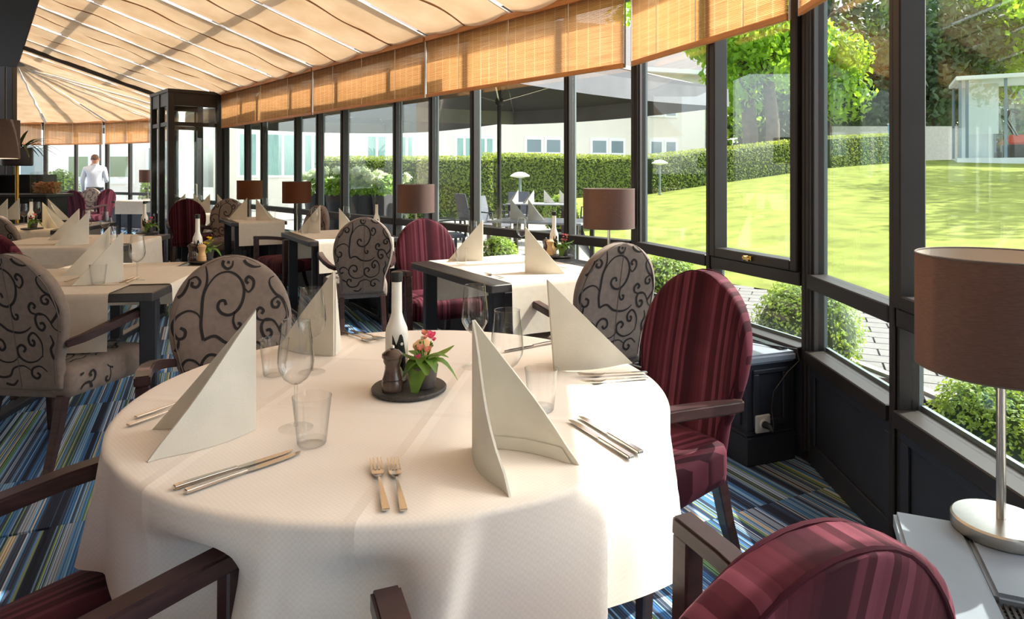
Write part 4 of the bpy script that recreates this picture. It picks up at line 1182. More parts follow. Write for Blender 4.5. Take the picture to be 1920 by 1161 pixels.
tag(m.build('corks', CORK, jar), kind='stuff')
# hanging style planter on a golden pole
pp = at(32, 340, 9.0)
pt = empty('tall_planter', (pp.x, pp.y, 0)); tag(pt, 'dark drum planter with arching leaves on a golden pole at the far left', 'planter')
GOLD = M('golden pole', rgb(170,130,50), .35, .8)
MB().lathe([(.16,0),(.16,.02),(.03,.03),(.022,.05),(.022,1.42)], 16).build('pole', GOLD, pt, smooth=True)
MB().lathe([(.0001,1.42),(.17,1.42),(.18,1.44),(.18,1.66),(.17,1.66),(.16,1.62),(.0001,1.62)], 28).build('pot', M('plum black pot', rgb(52,38,44), .5), pt, smooth=True)
pl = empty('foliage', parent=pt); r = random.Random(9)
PALM = M('arching leaf', rgb(86,92,48), .5, var=.4, vscale=8, transl=.2)
for k in range(34):
    a = r.uniform(-1.6, 1.6) if k % 3 else r.uniform(0, 6.28); l = r.uniform(.3,.6); m = MB()
    b = Vector((.04*math.cos(a), .04*math.sin(a), 1.62)); t = Vector((l*math.cos(a), l*math.sin(a), 1.62+r.uniform(.05,.32)))
    big_leaf(m, b, t, .020, r.uniform(.05,.22), n=8); m.build('leaf', PALM, pl, smooth=True)
# floor lamp cut by the left edge
fl = at(-6, 262, 6.6)
fo = empty('floor_lamp', (fl.x, fl.y, 0)); tag(fo, 'plum drum floor lamp cut off by the left picture edge', 'lamp')
MB().lathe([(.0001,0),(.15,0),(.15,.02),(.014,.03),(.012,1.5),(.0001,1.5)], 20).build('stand', BLACK, fo, smooth=True)
s_ = MB().lathe([(.185,1.465),(.187,1.465),(.187,1.845),(.185,1.845)], 40, cap=False).build('shade', M('plum lampshade', rgb(84,68,66), .8, var=.1, vscale=30, transl=.1), fo, smooth=True)
MB().lathe([(.183,1.467),(.183,1.843)], 40, cap=False).build('lining', SHADEIN, s_, smooth=True)
MB().sphere((0,0,1.6), .04, 12, 8).build('bulb', WHITEP, fo, smooth=True)
pl_ = bpy.data.lights.new('floor_lamp_bulb', 'POINT'); pl_.energy = 8; pl_.color = (1,.75,.42); pl_.shadow_soft_size = .045
lo = bpy.data.objects.new('floor_lamp_bulb', pl_); COL.objects.link(lo); lo.location = (fl.x, fl.y, 1.54)
# dark picture/glass cabinet behind the bar
dk = MB().bx(-8.9,-7.35,10.75,10.85,.0,1.3); 
o = empty('back_cabinet', (0,0,0)); tag(o, 'dark shelving cabinet behind the bar at the left edge', 'cabinet')
dk.build('back', BARB, o)
for z in (.45,.9,1.3): MB().bx(-8.9,-7.35,10.5,10.75,z-.02,z).build('shelf', BARB, o)
for x in (-8.9,-8.25,-7.35): MB().bx(x-.02,x+.02,10.5,10.745,0,1.28).build('side', BARB, o)

# ================================================================== STANDING MAN (back to camera)
SHIRT = M('white shirt', rgb(228,234,244), .8, var=.05, vscale=10); TROUS = M('dark trousers', rgb(70,80,100), .8)
SKIN = M('skin', rgb(206,150,124), .6); HAIR = M('short grey brown hair', rgb(120,92,74), .8)
def person(loc_, rotz):
    me = bpy.data.meshes.new('body')
    V = [(0,0,.94),(0,.0,1.12),(0,-.01,1.30),(0,-.01,1.44),(0,.0,1.52),(0,.02,1.60),(0,.03,1.68),(0,.02,1.745),   # 0-7 spine, neck, head
         (.19,-.01,1.42),(.235,.02,1.16),(.20,.20,1.12),(.14,.30,1.20),(.11,.345,1.23),                              # 8-12 right arm raised forward
         (-.19,-.01,1.42),(-.26,-.01,1.16),(-.27,.08,.94),(-.27,.11,.86),(-.265,.125,.80),                          # 13-17 left arm
         (.10,0,.88),(.11,.01,.50),(.11,-.01,.08),(.115,.13,.035),                                                    # right leg
         (-.10,0,.88),(-.11,.01,.50),(-.11,-.01,.08),(-.115,.13,.035)]
    E = [(0,1),(1,2),(2,3),(3,4),(4,5),(5,6),(6,7),(3,8),(8,9),(9,10),(10,11),(11,12),(3,13),(13,14),(14,15),(15,16),(16,17),(0,18),(18,19),(19,20),(20,21),(0,22),(22,23),(23,24),(24,25)]
    RAD = [(.165,.12),(.165,.125),(.185,.13),(.15,.10),(.06,.06),(.075,.085),(.085,.10),(.06,.07),
           (.075,.075),(.058,.055),(.045,.045),(.03,.03),(.045,.02),(.075,.075),(.058,.055),(.045,.045),(.03,.03),(.045,.02),
           (.10,.105),(.07,.07),(.05,.05),(.045,.03),(.10,.105),(.07,.07),(.05,.05),(.045,.03)]
    me.from_pydata(V, E, [])
    o = bpy.data.objects.new('body', me); COL.objects.link(o)
    md = o.modifiers.new('skin', 'SKIN'); sv = me.skin_vertices[0].data
    for i, r_ in enumerate(RAD): sv[i].radius = r_; sv[i].use_root = (i == 0)
    sd = o.modifiers.new('sub', 'SUBSURF'); sd.levels = 2; sd.render_levels = 2
    dg = bpy.context.evaluated_depsgraph_get(); ev = o.evaluated_get(dg)
    nm = bpy.data.meshes.new_from_object(ev); bpy.data.objects.remove(o)
    for m_ in (SHIRT, TROUS, SKIN): nm.materials.append(m_)
    for p in nm.polygons:
        p.use_smooth = True; c = p.center
        if c.z > 1.515: p.material_index = 2
        elif c.z < .96 and abs(c.x) < .225: p.material_index = 1
        elif (c.y > .29 and c.z > 1.0) or (c.x < -.2 and c.z < .89): p.material_index = 2
    root = empty('person', loc_, rotz)
    tag(root, 'person in a white shirt standing in the far bay, seen from behind', 'person')
    inst('body', nm, root)
    h = MB().sphere((0,.005,1.70), (.082,.095,.075), 16, 10)
    h.v = [(v[0], v[1]-.012*(v[2] < 1.68), v[2]) for v in h.v]
    h.build('hair', HAIR, root, smooth=True)
    for s in (1, -1): MB().sphere((s*.086,.03,1.655), (.012,.022,.034), 8, 6).build('ear', SKIN, root, smooth=True)
    MB().sphere((0,.125,1.65), (.014,.022,.02), 8, 6).build('nose', SKIN, root, smooth=True)
    MB().lathe([(.070,1.50),(.074,1.53),(.066,1.545)], 20, cap=False).build('collar', SHIRT, root, smooth=True)
    MB().lathe([(.0001,0),(.03,0),(.03,.10),(.0001,.10)], 12, (.12,.37,1.2)).build('held_phone', BLACK, root) if False else None
    bt = MB().lathe([(1,.925),(1.02,.93),(1.02,.985),(1,.99)], 28, cap=False); bt.v = [(v[0]*.182, v[1]*.138, v[2]) for v in bt.v]; bt.build('belt', BLACK, root, smooth=True)
    for s in (1, -1):
        MB().sphere((s*.115,.07,.04), (.052,.14,.042), 12, 8).build('shoe', BLACK, root, smooth=True)
    hand = [((.11,.345,1.23), (0,.25,.97)), ((-.265,.125,.80), (0,.1,-1))]
    for (p, d) in hand:
        p, d = Vector(p), Vector(d).normalized(); sd_ = Vector((1,0,0)); m = MB()
        for k in range(4):
            a = p+sd_*(k-1.5)*.019; l = (.07,.082,.078,.062)[k]
            m.tube([a-d*.01, a+d*l*.5+Vector((0,.006,0)), a+d*l+Vector((0,-.004,0))], [.0095,.009,.007], 6)
        a = p+sd_*.035*(1 if p.x < 0 else -1)
        m.tube([a-d*.02, a+d*.02+sd_*.02*(1 if p.x < 0 else -1), a+d*.05+sd_*.025*(1 if p.x < 0 else -1)], [.011,.010,.008], 6)
        m.build('fingers', SKIN, root, smooth=True)
    return root
pm = at(178, 300, 16.1); person((pm.x, pm.y, 0), .35)

# ================================================================== OUTSIDE
GRASS = M('sunny lawn grass', rgb(128,136,62), .9, var=.28, vscale=2.2, bump=.8, bscale=90, spec=.15, stretch=(1,1,1))
HEDGE = M('hedge leaf', rgb(112,132,52), .55, var=.4, vscale=9, transl=.35, tcol=rgb(200,205,70))
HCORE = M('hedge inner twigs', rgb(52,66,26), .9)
BOX = M('box leaf', rgb(120,150,50), .5, var=.35, vscale=14, transl=.35, tcol=rgb(200,220,80))
TREEL = M('broad tree leaf', rgb(104,146,42), .5, var=.35, vscale=3, transl=.5, tcol=rgb(190,225,60))
TREED = M('dark tree leaf', rgb(62,82,50), .6, var=.35, vscale=2, transl=.25, tcol=rgb(120,150,70))
TREEB = M('bluish shrub leaf', rgb(96,124,92), .6, var=.3, vscale=4, transl=.25)
BARK = M('bark', rgb(92,80,70), .9, var=.3, vscale=6, bump=.5, bscale=20)
PAVE = M('grey concrete paver', rgb(120,116,112), .85, var=.14, vscale=7, bump=.2, bscale=80)
PAVED = M('paving joint sand', rgb(60,56,50), .95)
TERR = M('terrace stone', rgb(150,144,136), .8, var=.1, vscale=2)
GRAV = M('brown gravel', rgb(168,140,122), .9, var=.4, vscale=12)
PLAS = M('cream plaster', rgb(232,226,212), .9, var=.03, vscale=1.5)
WTRIM = M('white window trim', rgb(240,240,236), .6)
WGLASS = M('far window glass', rgb(120,140,146), .15, spec=.8)
CURT = M('teal curtain', rgb(150,186,176), .8, var=.2, vscale=6, stretch=(8,8,.3))
o = MB().bx(-40, 60, -12, 70, -.35, -.14).build('ground', M('soil and terrace', rgb(150,144,136), .9, var=.1)); tag(o, kind='structure')
# lawn: rises away from the path
near = [(1.2,9.6,-.02),(2.0,8.9,0),(2.63,8.0,0),(2.9,7.63,0),(3.3,6.8,0),(3.8,6.2,.0),(4.6,5.5,.02),(6.0,4.6,.05),(9.0,3.2,.1)]
farp = [at(1075,372,19), at(1160,366,20.5), at(1210,362,21.5), at(1345,342,22.5), at(1480,322,24), at(1590,311,26), at(1675,304,28), at(1760,300,29), at(2050,296,30)]
m = MB(); NV = 18
for j_ in range(NV+1):
    g = j_/NV
    for a, b in zip(near, farp):
        p = Vector(a).lerp(b, g); p.z = lerp(a[2], b.z, g**1.15); m.v.append(tuple(p))
for j_ in range(NV):
    for i in range(len(near)-1): m.f.append((j_*9+i, j_*9+i+1, (j_+1)*9+i+1, (j_+1)*9+i))
for k in range(len(near)): pass
lawn = m.build('lawn', GRASS, smooth=True); tag(lawn, 'sunny sloping lawn outside the windows', kind='structure')
# path
inner = [(1.75,6.6),(2.15,5.5),(2.37,4.7),(2.456,4.33),(2.51,3.83),(2.56,3.0),(2.55,2.0)]
path = MB().prism([(1.2,8.8),(1.75,6.6)]+inner[1:]+[(6.5,2.0),(9.0,3.2),(6.0,4.6),(4.6,5.5),(3.8,6.2),(3.3,6.8),(2.9,7.63),(2.63,8.0),(2.0,8.9)], -.16, -.012).build('path', PAVED); tag(path, 'path of pale grey pavers outside the right windows', kind='structure')
poly = [(1.2,8.8)]+inner+[(6.5,2.0),(9.0,3.2),(6.0,4.6),(4.6,5.5),(3.8,6.2),(3.3,6.8),(2.9,7.63),(2.63,8.0),(2.0,8.9)]
def inpoly(x, y):
    c = False; n = len(poly)
    for i in range(n):
        (x0,y0),(x1,y1) = poly[i], poly[(i+1) % n]
        if (y0 > y) != (y1 > y) and x < (x1-x0)*(y-y0)/(y1-y0)+x0: c = not c
    return c
pv = MB().bx(.007,.293,.007,.193,-.012,.0).mesh('paver'); pv.materials.append(PAVE)
pr_ = math.radians(-24); cp, spn = math.cos(pr_), math.sin(pr_); cand = []
for i in range(-30, 60):
    for jj in range(-60, 60):
        u, v = (i+.5*(jj % 2))*.3, jj*.2
        x, y = u*cp-v*spn+2.5, u*spn+v*cp+4.5
        xc, yc = x+.15*cp-.1*spn, y+.15*spn+.1*cp
        if yc > 2.2 and inpoly(xc, yc) and xc/yc < .85: cand.append((yc, x, y))
for yc, x, y in sorted(cand)[:300]:
    o = inst('paver', pv, path, (x, y, 0), pr_)
# kerb and gravel border
m = MB().sweep([(a, b, -.005) for a, b in inner], .06, .05); o = m.build('kerb', M('concrete kerb', rgb(170,164,156), .9, var=.1)); tag(o, kind='structure')
m = MB(); r = random.Random(4)
for k in range(2600):
    f = r.random()*(len(inner)-1); i = min(int(f), len(inner)-2); p = Vector(inner[i]).lerp(Vector(inner[i+1]), f-i)
    w = r.uniform(.04, .9); x, y = p.x-w*.97, p.y-w*.1
    if x < 1.46+max(0, y-3.0)*-.36+.06 and y > 3: continue
    if x < 1.5: continue
    s = r.uniform(.012,.024); m.box((x, y, -.10+s*.5), (s*1.5, s, s), Matrix.Rotation(r.uniform(0,3), 3, (r.random(), r.random(), 1)))
gv = m.build('gravel_border', GRAV); tag(gv, 'brown gravel strip between window and path', 'gravel', kind='stuff')
o = MB().prism([(1.45,1.5),(2.55,1.5),(2.56,3.0),(2.51,3.83),(2.37,4.7),(2.15,5.5),(1.75,6.6),(1.2,8.8),(.4,7.0),(1.0,4.65),(1.49,3.1)], -.2, -.10).build('gravel_bed', M('gravel bed', rgb(130,108,92), .95, var=.3, vscale=40)); tag(o, kind='structure')
# terrace paving
tpoly = [onA(.3,-.12), onA(16,-.12), onA(16,-12), onA(3.0,-12), onA(.3,-7)]
o = MB().prism([(p.x, p.y) for p in tpoly], -.2, -.015).build('terrace', TERR); tag(o, kind='structure')
# shrubs
def leafy(c, rad, n, sz, seed, mat, core, name, label, cat, flat=.9, group=None):
    r = random.Random(seed); o = empty(name, (c[0], c[1], c[2])); tag(o, label, cat, group)
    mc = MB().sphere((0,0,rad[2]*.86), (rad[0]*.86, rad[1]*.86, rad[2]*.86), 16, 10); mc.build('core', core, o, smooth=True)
    m = MB()
    for k in range(n):
        d = Vector((r.gauss(0,1), r.gauss(0,1), r.gauss(0,1))).normalized()
        if d.z < -.55: d.z *= -1
        q = r.uniform(.86, 1.05)*(1+.05*math.sin(d.x*9+seed)*math.sin(d.z*7))
        m.leaf((d.x*rad[0]*q, d.y*rad[1]*q, rad[2]*.86+d.z*rad[2]*q), d, sz, r)
    m.build('foliage', mat, o); return o
leafy((2.02,4.62,-.1), (.36,.36,.37), 5000, .0125, 1, BOX, HCORE, 'box_shrub', 'round box shrub beyond the corner post by the cabinet', 'shrub', group='clipped box shrubs')
leafy((1.99,2.70,-.1), (.30,.30,.33), 6500, .0105, 2, BOX, HCORE, 'box_shrub', 'box shrub behind the steel lamp stand at the right edge', 'shrub', group='clipped box shrubs')
leafy((1.72,7.35,-.1), (.34,.34,.28), 1800, .02, 3, BOX, HCORE, 'box_shrub', 'low box shrub seen just above the maroon corner chair', 'shrub', group='clipped box shrubs')
leafy((-.14,7.0,-.1), (.22,.22,.42), 1800, .02, 4, BOX, HCORE, 'box_shrub', 'round box shrub behind the napkins on the window table', 'shrub', group='clipped box shrubs')
leafy((1.15,15.5,-.1), (.42,.42,.5), 1500, .035, 5, BOX, HCORE, 'box_shrub', 'bright green shrub at the hedge behind the drum lamp', 'shrub', group='clipped box shrubs')
leafy((-10.0,19.0,-.1), (.5,.5,.75), 1200, .05, 6, BOX, HCORE, 'garden_bush', 'pale green bush outside the far bay, right of the standing man', 'shrub')
leafy((-13.2,19.6,-.1), (.6,.6,.8), 1200, .05, 7, BOX, HCORE, 'garden_bush', 'pale green bush outside the far bay, left of the standing man', 'shrub')
# hedges
def hedge(a, b, h, th, n, seed, label, lo=.3):
    a, b = Vector(a), Vector(b); d = b-a; L_ = Vector((d.x, d.y, 0)).length; ang = math.atan2(d.y, d.x); r = random.Random(seed)
    o = empty('hedge', a, ang); tag(o, label, 'hedge', 'clipped garden hedges'); sl_ = d.z/L_
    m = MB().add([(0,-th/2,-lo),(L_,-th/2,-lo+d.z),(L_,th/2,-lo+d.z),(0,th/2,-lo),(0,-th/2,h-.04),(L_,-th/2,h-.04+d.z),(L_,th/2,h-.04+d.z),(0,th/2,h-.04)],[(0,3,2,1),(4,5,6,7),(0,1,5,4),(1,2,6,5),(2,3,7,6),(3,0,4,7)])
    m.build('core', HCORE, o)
    m = MB()
    for k in range(n):
        u = r.uniform(0, L_)
        if r.random() < .7: p = Vector((u, -th/2-r.uniform(-.02,.07), r.uniform(-lo*.9, h)+sl_*u)); nr = (0,-1,.2)
        else: p = Vector((u, r.uniform(-th/2, th/2), h+r.uniform(-.04,.10)+sl_*u)); nr = (0,0,1)
        m.leaf(p, nr, .042, r)
    m.build('foliage', HEDGE, o); return o
hedge(at(600,350,20), at(925,349,20), .80, .8, 7500, 1, 'clipped green hedge behind the hydrangeas', lo=1.05)
hedge(at(905,352,20.6), at(1205,357,20.8), .98, .9, 9000, 2, 'hedge behind the terrace tables, left of the garden lamp', lo=1.0)
hedge(at(1205,361,21.5), at(1495,322,24.2), 1.1, 1.0, 7500, 3, 'tall clipped hedge at the far edge of the lawn under the trees')
hedge(at(1535,317,25.6), at(1668,305,28.2), 1.15, 1.0, 4200, 4, 'hedge at the top of the lawn left of the white pavilion')
# trees
def tree(x, y, z, h, cr, n, sz, mat, seed, label, trunk=.22, crown_z=.62, nblob=7, flat=1.0):
    r = random.Random(seed); o = empty('tree', (x, y, z)); tag(o, label, 'tree', 'trees behind the garden')
    pts = [(0,0,-.3),(.05*h*.1,0,h*.2),(-.02*h,0,h*.45),(.02*h,0,h*.75)]
    MB().tube(pts, [trunk*1.25,trunk,trunk*.8,trunk*.35], 10).build('trunk', BARK, o, smooth=True)
    for k in range(4):
        a = k*1.6+seed; MB().tube([(0,0,h*(.38+.08*k)), (cr*.3*math.cos(a), cr*.3*math.sin(a), h*(.52+.08*k)), (cr*.62*math.cos(a), cr*.62*math.sin(a), h*(.6+.08*k))], [trunk*.45,trunk*.3,trunk*.1], 7).build('branch', BARK, o, smooth=True)
    m = MB(); bl = [(Vector((r.uniform(-.6,.6)*cr, r.uniform(-.6,.6)*cr, h*crown_z+r.uniform(-.5,.5)*cr*1.1*flat)), cr*r.uniform(.4,.65)) for _ in range(nblob)]
    for k in range(n):
        c, q = bl[k % nblob]; d = Vector((r.gauss(0,1), r.gauss(0,1), r.gauss(0,1))).normalized()*q*r.uniform(.55,1.05)
        m.leaf(c+d, d.normalized(), sz, r)
    m.build('foliage', mat, o); return o
p = at(1405,300,27); tree(p.x, p.y, 1.3, 8.5, 2.6, 5200, .14, TREEL, 1, 'leafy green tree behind the hedge, left of the twin trunks', .30, .58)
p = at(1447,300,26.4); tree(p.x, p.y, 1.4, 9, 2.4, 5200, .13, TREEL, 2, 'leaning leafy tree behind the hedge, right of the twin trunks', .26, .6)
p = at(1548,280,33); tree(p.x, p.y, 1.8, 8, 2.2, 3600, .16, TREEL, 3, 'bright tree in the middle of the corner pane', .25, .55)
p = at(1640,280,38); tree(p.x, p.y, 1.5, 9.5, 4.0, 5200, .2, TREED, 4, 'dark tree behind the hedge left of the second post', .3, .45, 9)
p = at(1750,280,37); tree(p.x, p.y, 1.5, 11, 4.5, 5200, .2, TREED, 5, 'dark tree directly left of the white pavilion', .3, .5, 9)
p = at(1850,280,40); tree(p.x, p.y, 1.5, 13, 5, 5200, .22, TREEB, 6, 'grey-green tree rising behind the white pavilion', .3, .62, 9)
p = at(1350,280,42); tree(p.x, p.y, 1.0, 11, 4.5, 4500, .22, TREEL, 7, 'tree at the right end of the cream building', .3, .6, 8)
p = at(1500,280,45); tree(p.x, p.y, 1.0, 14, 5.5, 5200, .24, TREED, 8, 'tall dark tree in the background behind the twin trunks', .3, .5, 10)
p = at(1960,280,36); tree(p.x, p.y, 1.5, 14, 5.5, 4500, .24, TREEL, 9, 'tree at the far right edge of the picture', .3, .65, 9)
tree(18.6, 20.0, 1.6, 9.5, 2.6, 1500, .2, TREEL, 21, 'tree just beyond the right picture edge shading the lawn', .25, .66, 7)
tree(21.4, 24.0, 1.8, 10, 2.8, 1600, .2, TREEL, 22, 'tree at the right picture edge in front of the pavilion', .25, .72, 7)
tree(15.2, 14.8, 1.0, 9, 2.4, 1300, .18, TREEL, 23, 'nearest tree beyond the right picture edge shading the lawn', .25, .66, 7)
p = at(1255,280,48); tree(p.x, p.y, 0, 14, 4.5, 3500, .24, TREEL, 10, 'tree rising behind the roof of the cream building', .3, .7, 8)
# far wood edge so that the garden is closed off
m = MB(); r = random.Random(77)
for k in range(9000):
    f = r.random(); p = at(lerp(1240, 2150, f), 300, 52+r.uniform(-1,1)); m.leaf((p.x, p.y, r.uniform(0, 16)*r.uniform(.8,1.2)), (0,-1,.3), .55, r)
wd = m.build('woodland', TREED); tag(wd, 'dense dark woodland closing off the garden', 'trees', kind='stuff')
# low garden wall, green-grey shed wall
q0, q1 = at(1500,300,33), at(1795,300,33)
o = MB().bx(q0.x, q1.x, 33, 33.3, 1.0, 1.32+90/F*33*.98).build('garden_wall', M('grey render wall', rgb(196,192,180), .9, var=.1)); tag(o, 'low pale wall behind the hedge beside the pavilion', 'wall')
p = at(1668,300,28.0); o = empty('blue_post', (p.x, p.y, 1.6)); tag(o, 'blue post at the right end of the lawn hedge', 'post')
MB().bx(-.05,.05,-.05,.05,-.2,1.75).build('shaft', M('blue paint', rgb(110,160,215), .5), o); MB().bx(-.07,.07,-.07,.07,1.75,1.79).build('cap', WTRIM, o)
# white glass pavilion
PV = at(1797,300,27.5); pv0 = empty('glass_pavilion', (PV.x, PV.y, 1.66), -.5); tag(pv0, 'white flat-roofed glass pavilion on the lawn at the right edge', 'pavilion')
PM = M('white pavilion frame', rgb(226,230,232), .5); PG = M('grey blue pavilion post', rgb(120,138,150), .5)
MB().bx(-.05,5.2,-.05,3.0,0,.28).build('plinth', PM, pv0); MB().bx(-.10,5.3,-.12,3.1,3.45,3.62).build('roof', PM, pv0, bevel=.02)
for x in (.06,.30,1.58,2.9,4.2): MB().bx(x-.05,x+.05,0,.1,.28,3.45).build('post', PG, pv0)
for x in (.06,1.58,2.9): MB().bx(x-.05,x+.05,2.85,2.95,.28,3.45).build('post', PG, pv0)
for a, b in ((.35,1.53),(1.63,2.85),(2.95,4.15)):
    MB().bx(a,b,.04,.06,.3,3.44).build('pane', PANE, pv0)
    MB().bx(a,b,2.89,2.91,.3,3.44).build('pane', M('frosted far pane', rgb(208,216,220), .6) if a < 1 else PANE, pv0)
MB().bx(.06,.08,.1,2.85,.3,3.44).build('pane', PANE, pv0)
MB().bx(.4,1.5,1.2,1.22,1.3,3.40).build('roller_screen', PM, pv0)
ma = empty('fitness_machine', (PV.x+2.1*math.cos(.5)+1.3*math.sin(.5), PV.y+1.3*math.cos(.5)-2.1*math.sin(.5), 1.945), -.5); tag(ma, 'black and red machine standing inside the glass pavilion', 'machine')
REDP = M('red cover', rgb(226,84,64), .5)
MB().bx(-.7,.9,-.35,.35,0,.25).build('deck', BLACK, ma, bevel=.03); MB().bx(-.3,.9,-.3,.3,.55,.95).build('cover', REDP, ma, bevel=.08)
MB().bx(-.5,.9,-.3,.3,.25,.55).build('body', BLACK, ma, bevel=.03)
for s in (-.3,.3): MB().tube([(.0,s,.9),(-.35,s,1.6),(-.2,s,2.0),(.1,s,1.85)], .04, 6).build('handle', BLACK, ma)
# cream hotel building
BP, BQ = at(400,300,25.4), at(1322,300,33)
bd = BQ-BP; bl = Vector((bd.x, bd.y, 0)).length; bo = empty('hotel_building', (BP.x, BP.y, -.3), math.atan2(bd.y, bd.x)); tag(bo, 'long cream two-storey building behind the terrace', 'building')
MB().bx(0, bl, 0, 8, 0, 6.4).build('wall', PLAS, bo)
MB().bx(-.3, bl+.3, -.4, 8.4, 6.4, 6.6).build('eave', WTRIM, bo)
m = MB().add([(-.3,-.4,6.6),(bl+.3,-.4,6.6),(bl+.3,8.4,6.6),(-.3,8.4,6.6),(1,4,9.5),(bl-1,4,9.5)],[(0,1,5,4),(1,2,5),(2,3,4,5),(3,0,4)]); m.build('roof', M('grey roof tiles', rgb(96,92,92), .8), bo)
def bwin(x0, x1, z0, z1, curtain, mull=True):
    w = MB().bx(x0-.12, x1+.12, -.03, .02, z0-.1, z1+.14).build('window', WTRIM, bo)
    MB().bx(x0, x1, -.04, -.032, z0, z1).build('pane', CURT if curtain else WGLASS, w)
    if mull:
        MB().bx((x0+x1)/2-.05, (x0+x1)/2+.05, -.06, -.041, z0, z1).build('mullion', WTRIM, w)
    if not curtain: MB().bx(x0, x1, -.06, -.041, lerp(z0,z1,.62)-.04, lerp(z0,z1,.62)+.04).build('transom', WTRIM, w)
def wx(px_):   # where a picture column meets the facade, as metres along it
    u = (px_-960)/F; d2 = Vector((bd.x, bd.y)).normalized()
    return (u*BP.y-BP.x)/(d2.x-u*d2.y)
for a, b, cu in ((450,480,True),(500,560,True),(572,600,True),(690,722,True),(752,772,True),(857,883,True),(897,923,True),(988,1014,False),(1025,1050,False),(1111,1136,False),(1146,1168,False),(1221,1240,False),(1249,1266,False)):
    x0, x1 = wx(a), wx(b); bwin(x0, x1, 1.55, 3.12, cu, cu)
    bwin(x0, x1, 4.4, 5.8, False, False)
# white low building beyond the far bay
eb = empty('annex_building', (-26, 23.5, -.2)); tag(eb, 'white annex building beyond the far bay', 'building')
MB().bx(0, 14.2, 0, 1.5, 0, 6.0).build('wall', M('white render', rgb(240,234,226), .9), eb); MB().bx(-.2,14.3,-.3,1.6,6.0,6.2).build('roof', WTRIM, eb)
for pxx in (147, 222):
    c = at(pxx, 308, 23.45); x = c.x+26
    w = MB().bx(x-.55, x+.55, -.05, 0, 1.15, 2.35).build('window', WTRIM, eb); MB().bx(x-.33, x+.33, -.07, -.052, 1.4, 2.1).build('pane', M('green shutter', rgb(130,146,110), .6), w)
for pxx in (60, 300):
    c = at(pxx, 308, 23.45); x = c.x+26
    w = MB().bx(x-.5, x+.5, -.05, 0, 1.2, 2.5).build('window', WTRIM, eb); MB().bx(x-.38, x+.38, -.07, -.052, 1.3, 2.4).build('pane', WGLASS, w)
# parasols
PCAN_SHADED = M('parasol canvas with shade tone', rgb(40,40,43), .85, transl=.02)  # canopy canvas, shade of the underside painted into the dark colour
PCAN_LIT = M('parasol canvas with sun tone', rgb(118,118,122), .85, var=.15, vscale=3)  # same canvas on the valance, sunlight painted in as a lighter grey
def parasol(cx_, cy_, hz, half, label, rot, apex=.75):
    o = empty('parasol', (cx_, cy_, 0), rot); tag(o, label, 'parasol', 'large dark parasols on the terrace')
    MB().lathe([(.03,0),(.03,hz+apex)], 12).build('pole', BLACK, o, smooth=True)
    MB().bx(-.4,.4,-.4,.4,-.015,.06).build('base', M('parasol base plate', rgb(80,80,80), .7), o, bevel=.01)
    c = [(-half,-half),(half,-half),(half,half),(-half,half)]; m = MB(); NN = 8
    for k in range(4):
        a, b = Vector(c[k]), Vector(c[(k+1) % 4])
        rows = []
        for j_ in range(NN+1):
            g = j_/NN; row = []
            for i in range(9):
                f = i/8; e = a.lerp(b, f); z = hz+apex*(1-g)-.10*g*math.sin(math.pi*f)*0+.06*math.sin(math.pi*g)*-1
                row.append((e.x*g, e.y*g, z-.05*math.sin(math.pi*f)*g))
            rows.append(row)
        MB().loft(rows, cap=False, closed=False).build('canopy_panel', PCAN_SHADED, o, smooth=True)
        v = MB(); v.loft([[ (lerp(a.x,b.x,i/8), lerp(a.y,b.y,i/8), hz-.05*math.sin(math.pi*i/8)) for i in range(9)], [(lerp(a.x,b.x,i/8)*1.004, lerp(a.y,b.y,i/8)*1.004, hz-.24-.05*math.sin(math.pi*i/8)) for i in range(9)]], cap=False, closed=False)
        v.build('valance', PCAN_LIT, o)
        MB().tube([(0,0,hz+apex-.06),(a.x*.98,a.y*.98,hz-.02)], .012, 6).build('rib', STEEL, o)
        MB().tube([(0,0,hz-.15),(a.x*.5,a.y*.5,hz+apex*.5-.09)], .010, 6).build('strut', STEEL, o)
    MB().lathe([(.05,hz-.2),(.06,hz-.16),(.05,hz-.1)], 12).build('runner_hub', BLACK, o, smooth=True)
    return o
ra_ = math.atan2(dA.y, dA.x)
parasol(-.177, 9.3, 2.46, 2.2, 'large dark parasol on the terrace with its sunlit corner toward the trees', ra_)
parasol(-3.2, 12.76, 2.5, 2.2, 'second dark parasol, left behind the drum lamp of the maroon chair', ra_)
p = at(188,300,20.5); parasol(p.x, p.y, 2.9, 1.5, 'parasol outside the far bay behind the standing man', .3)
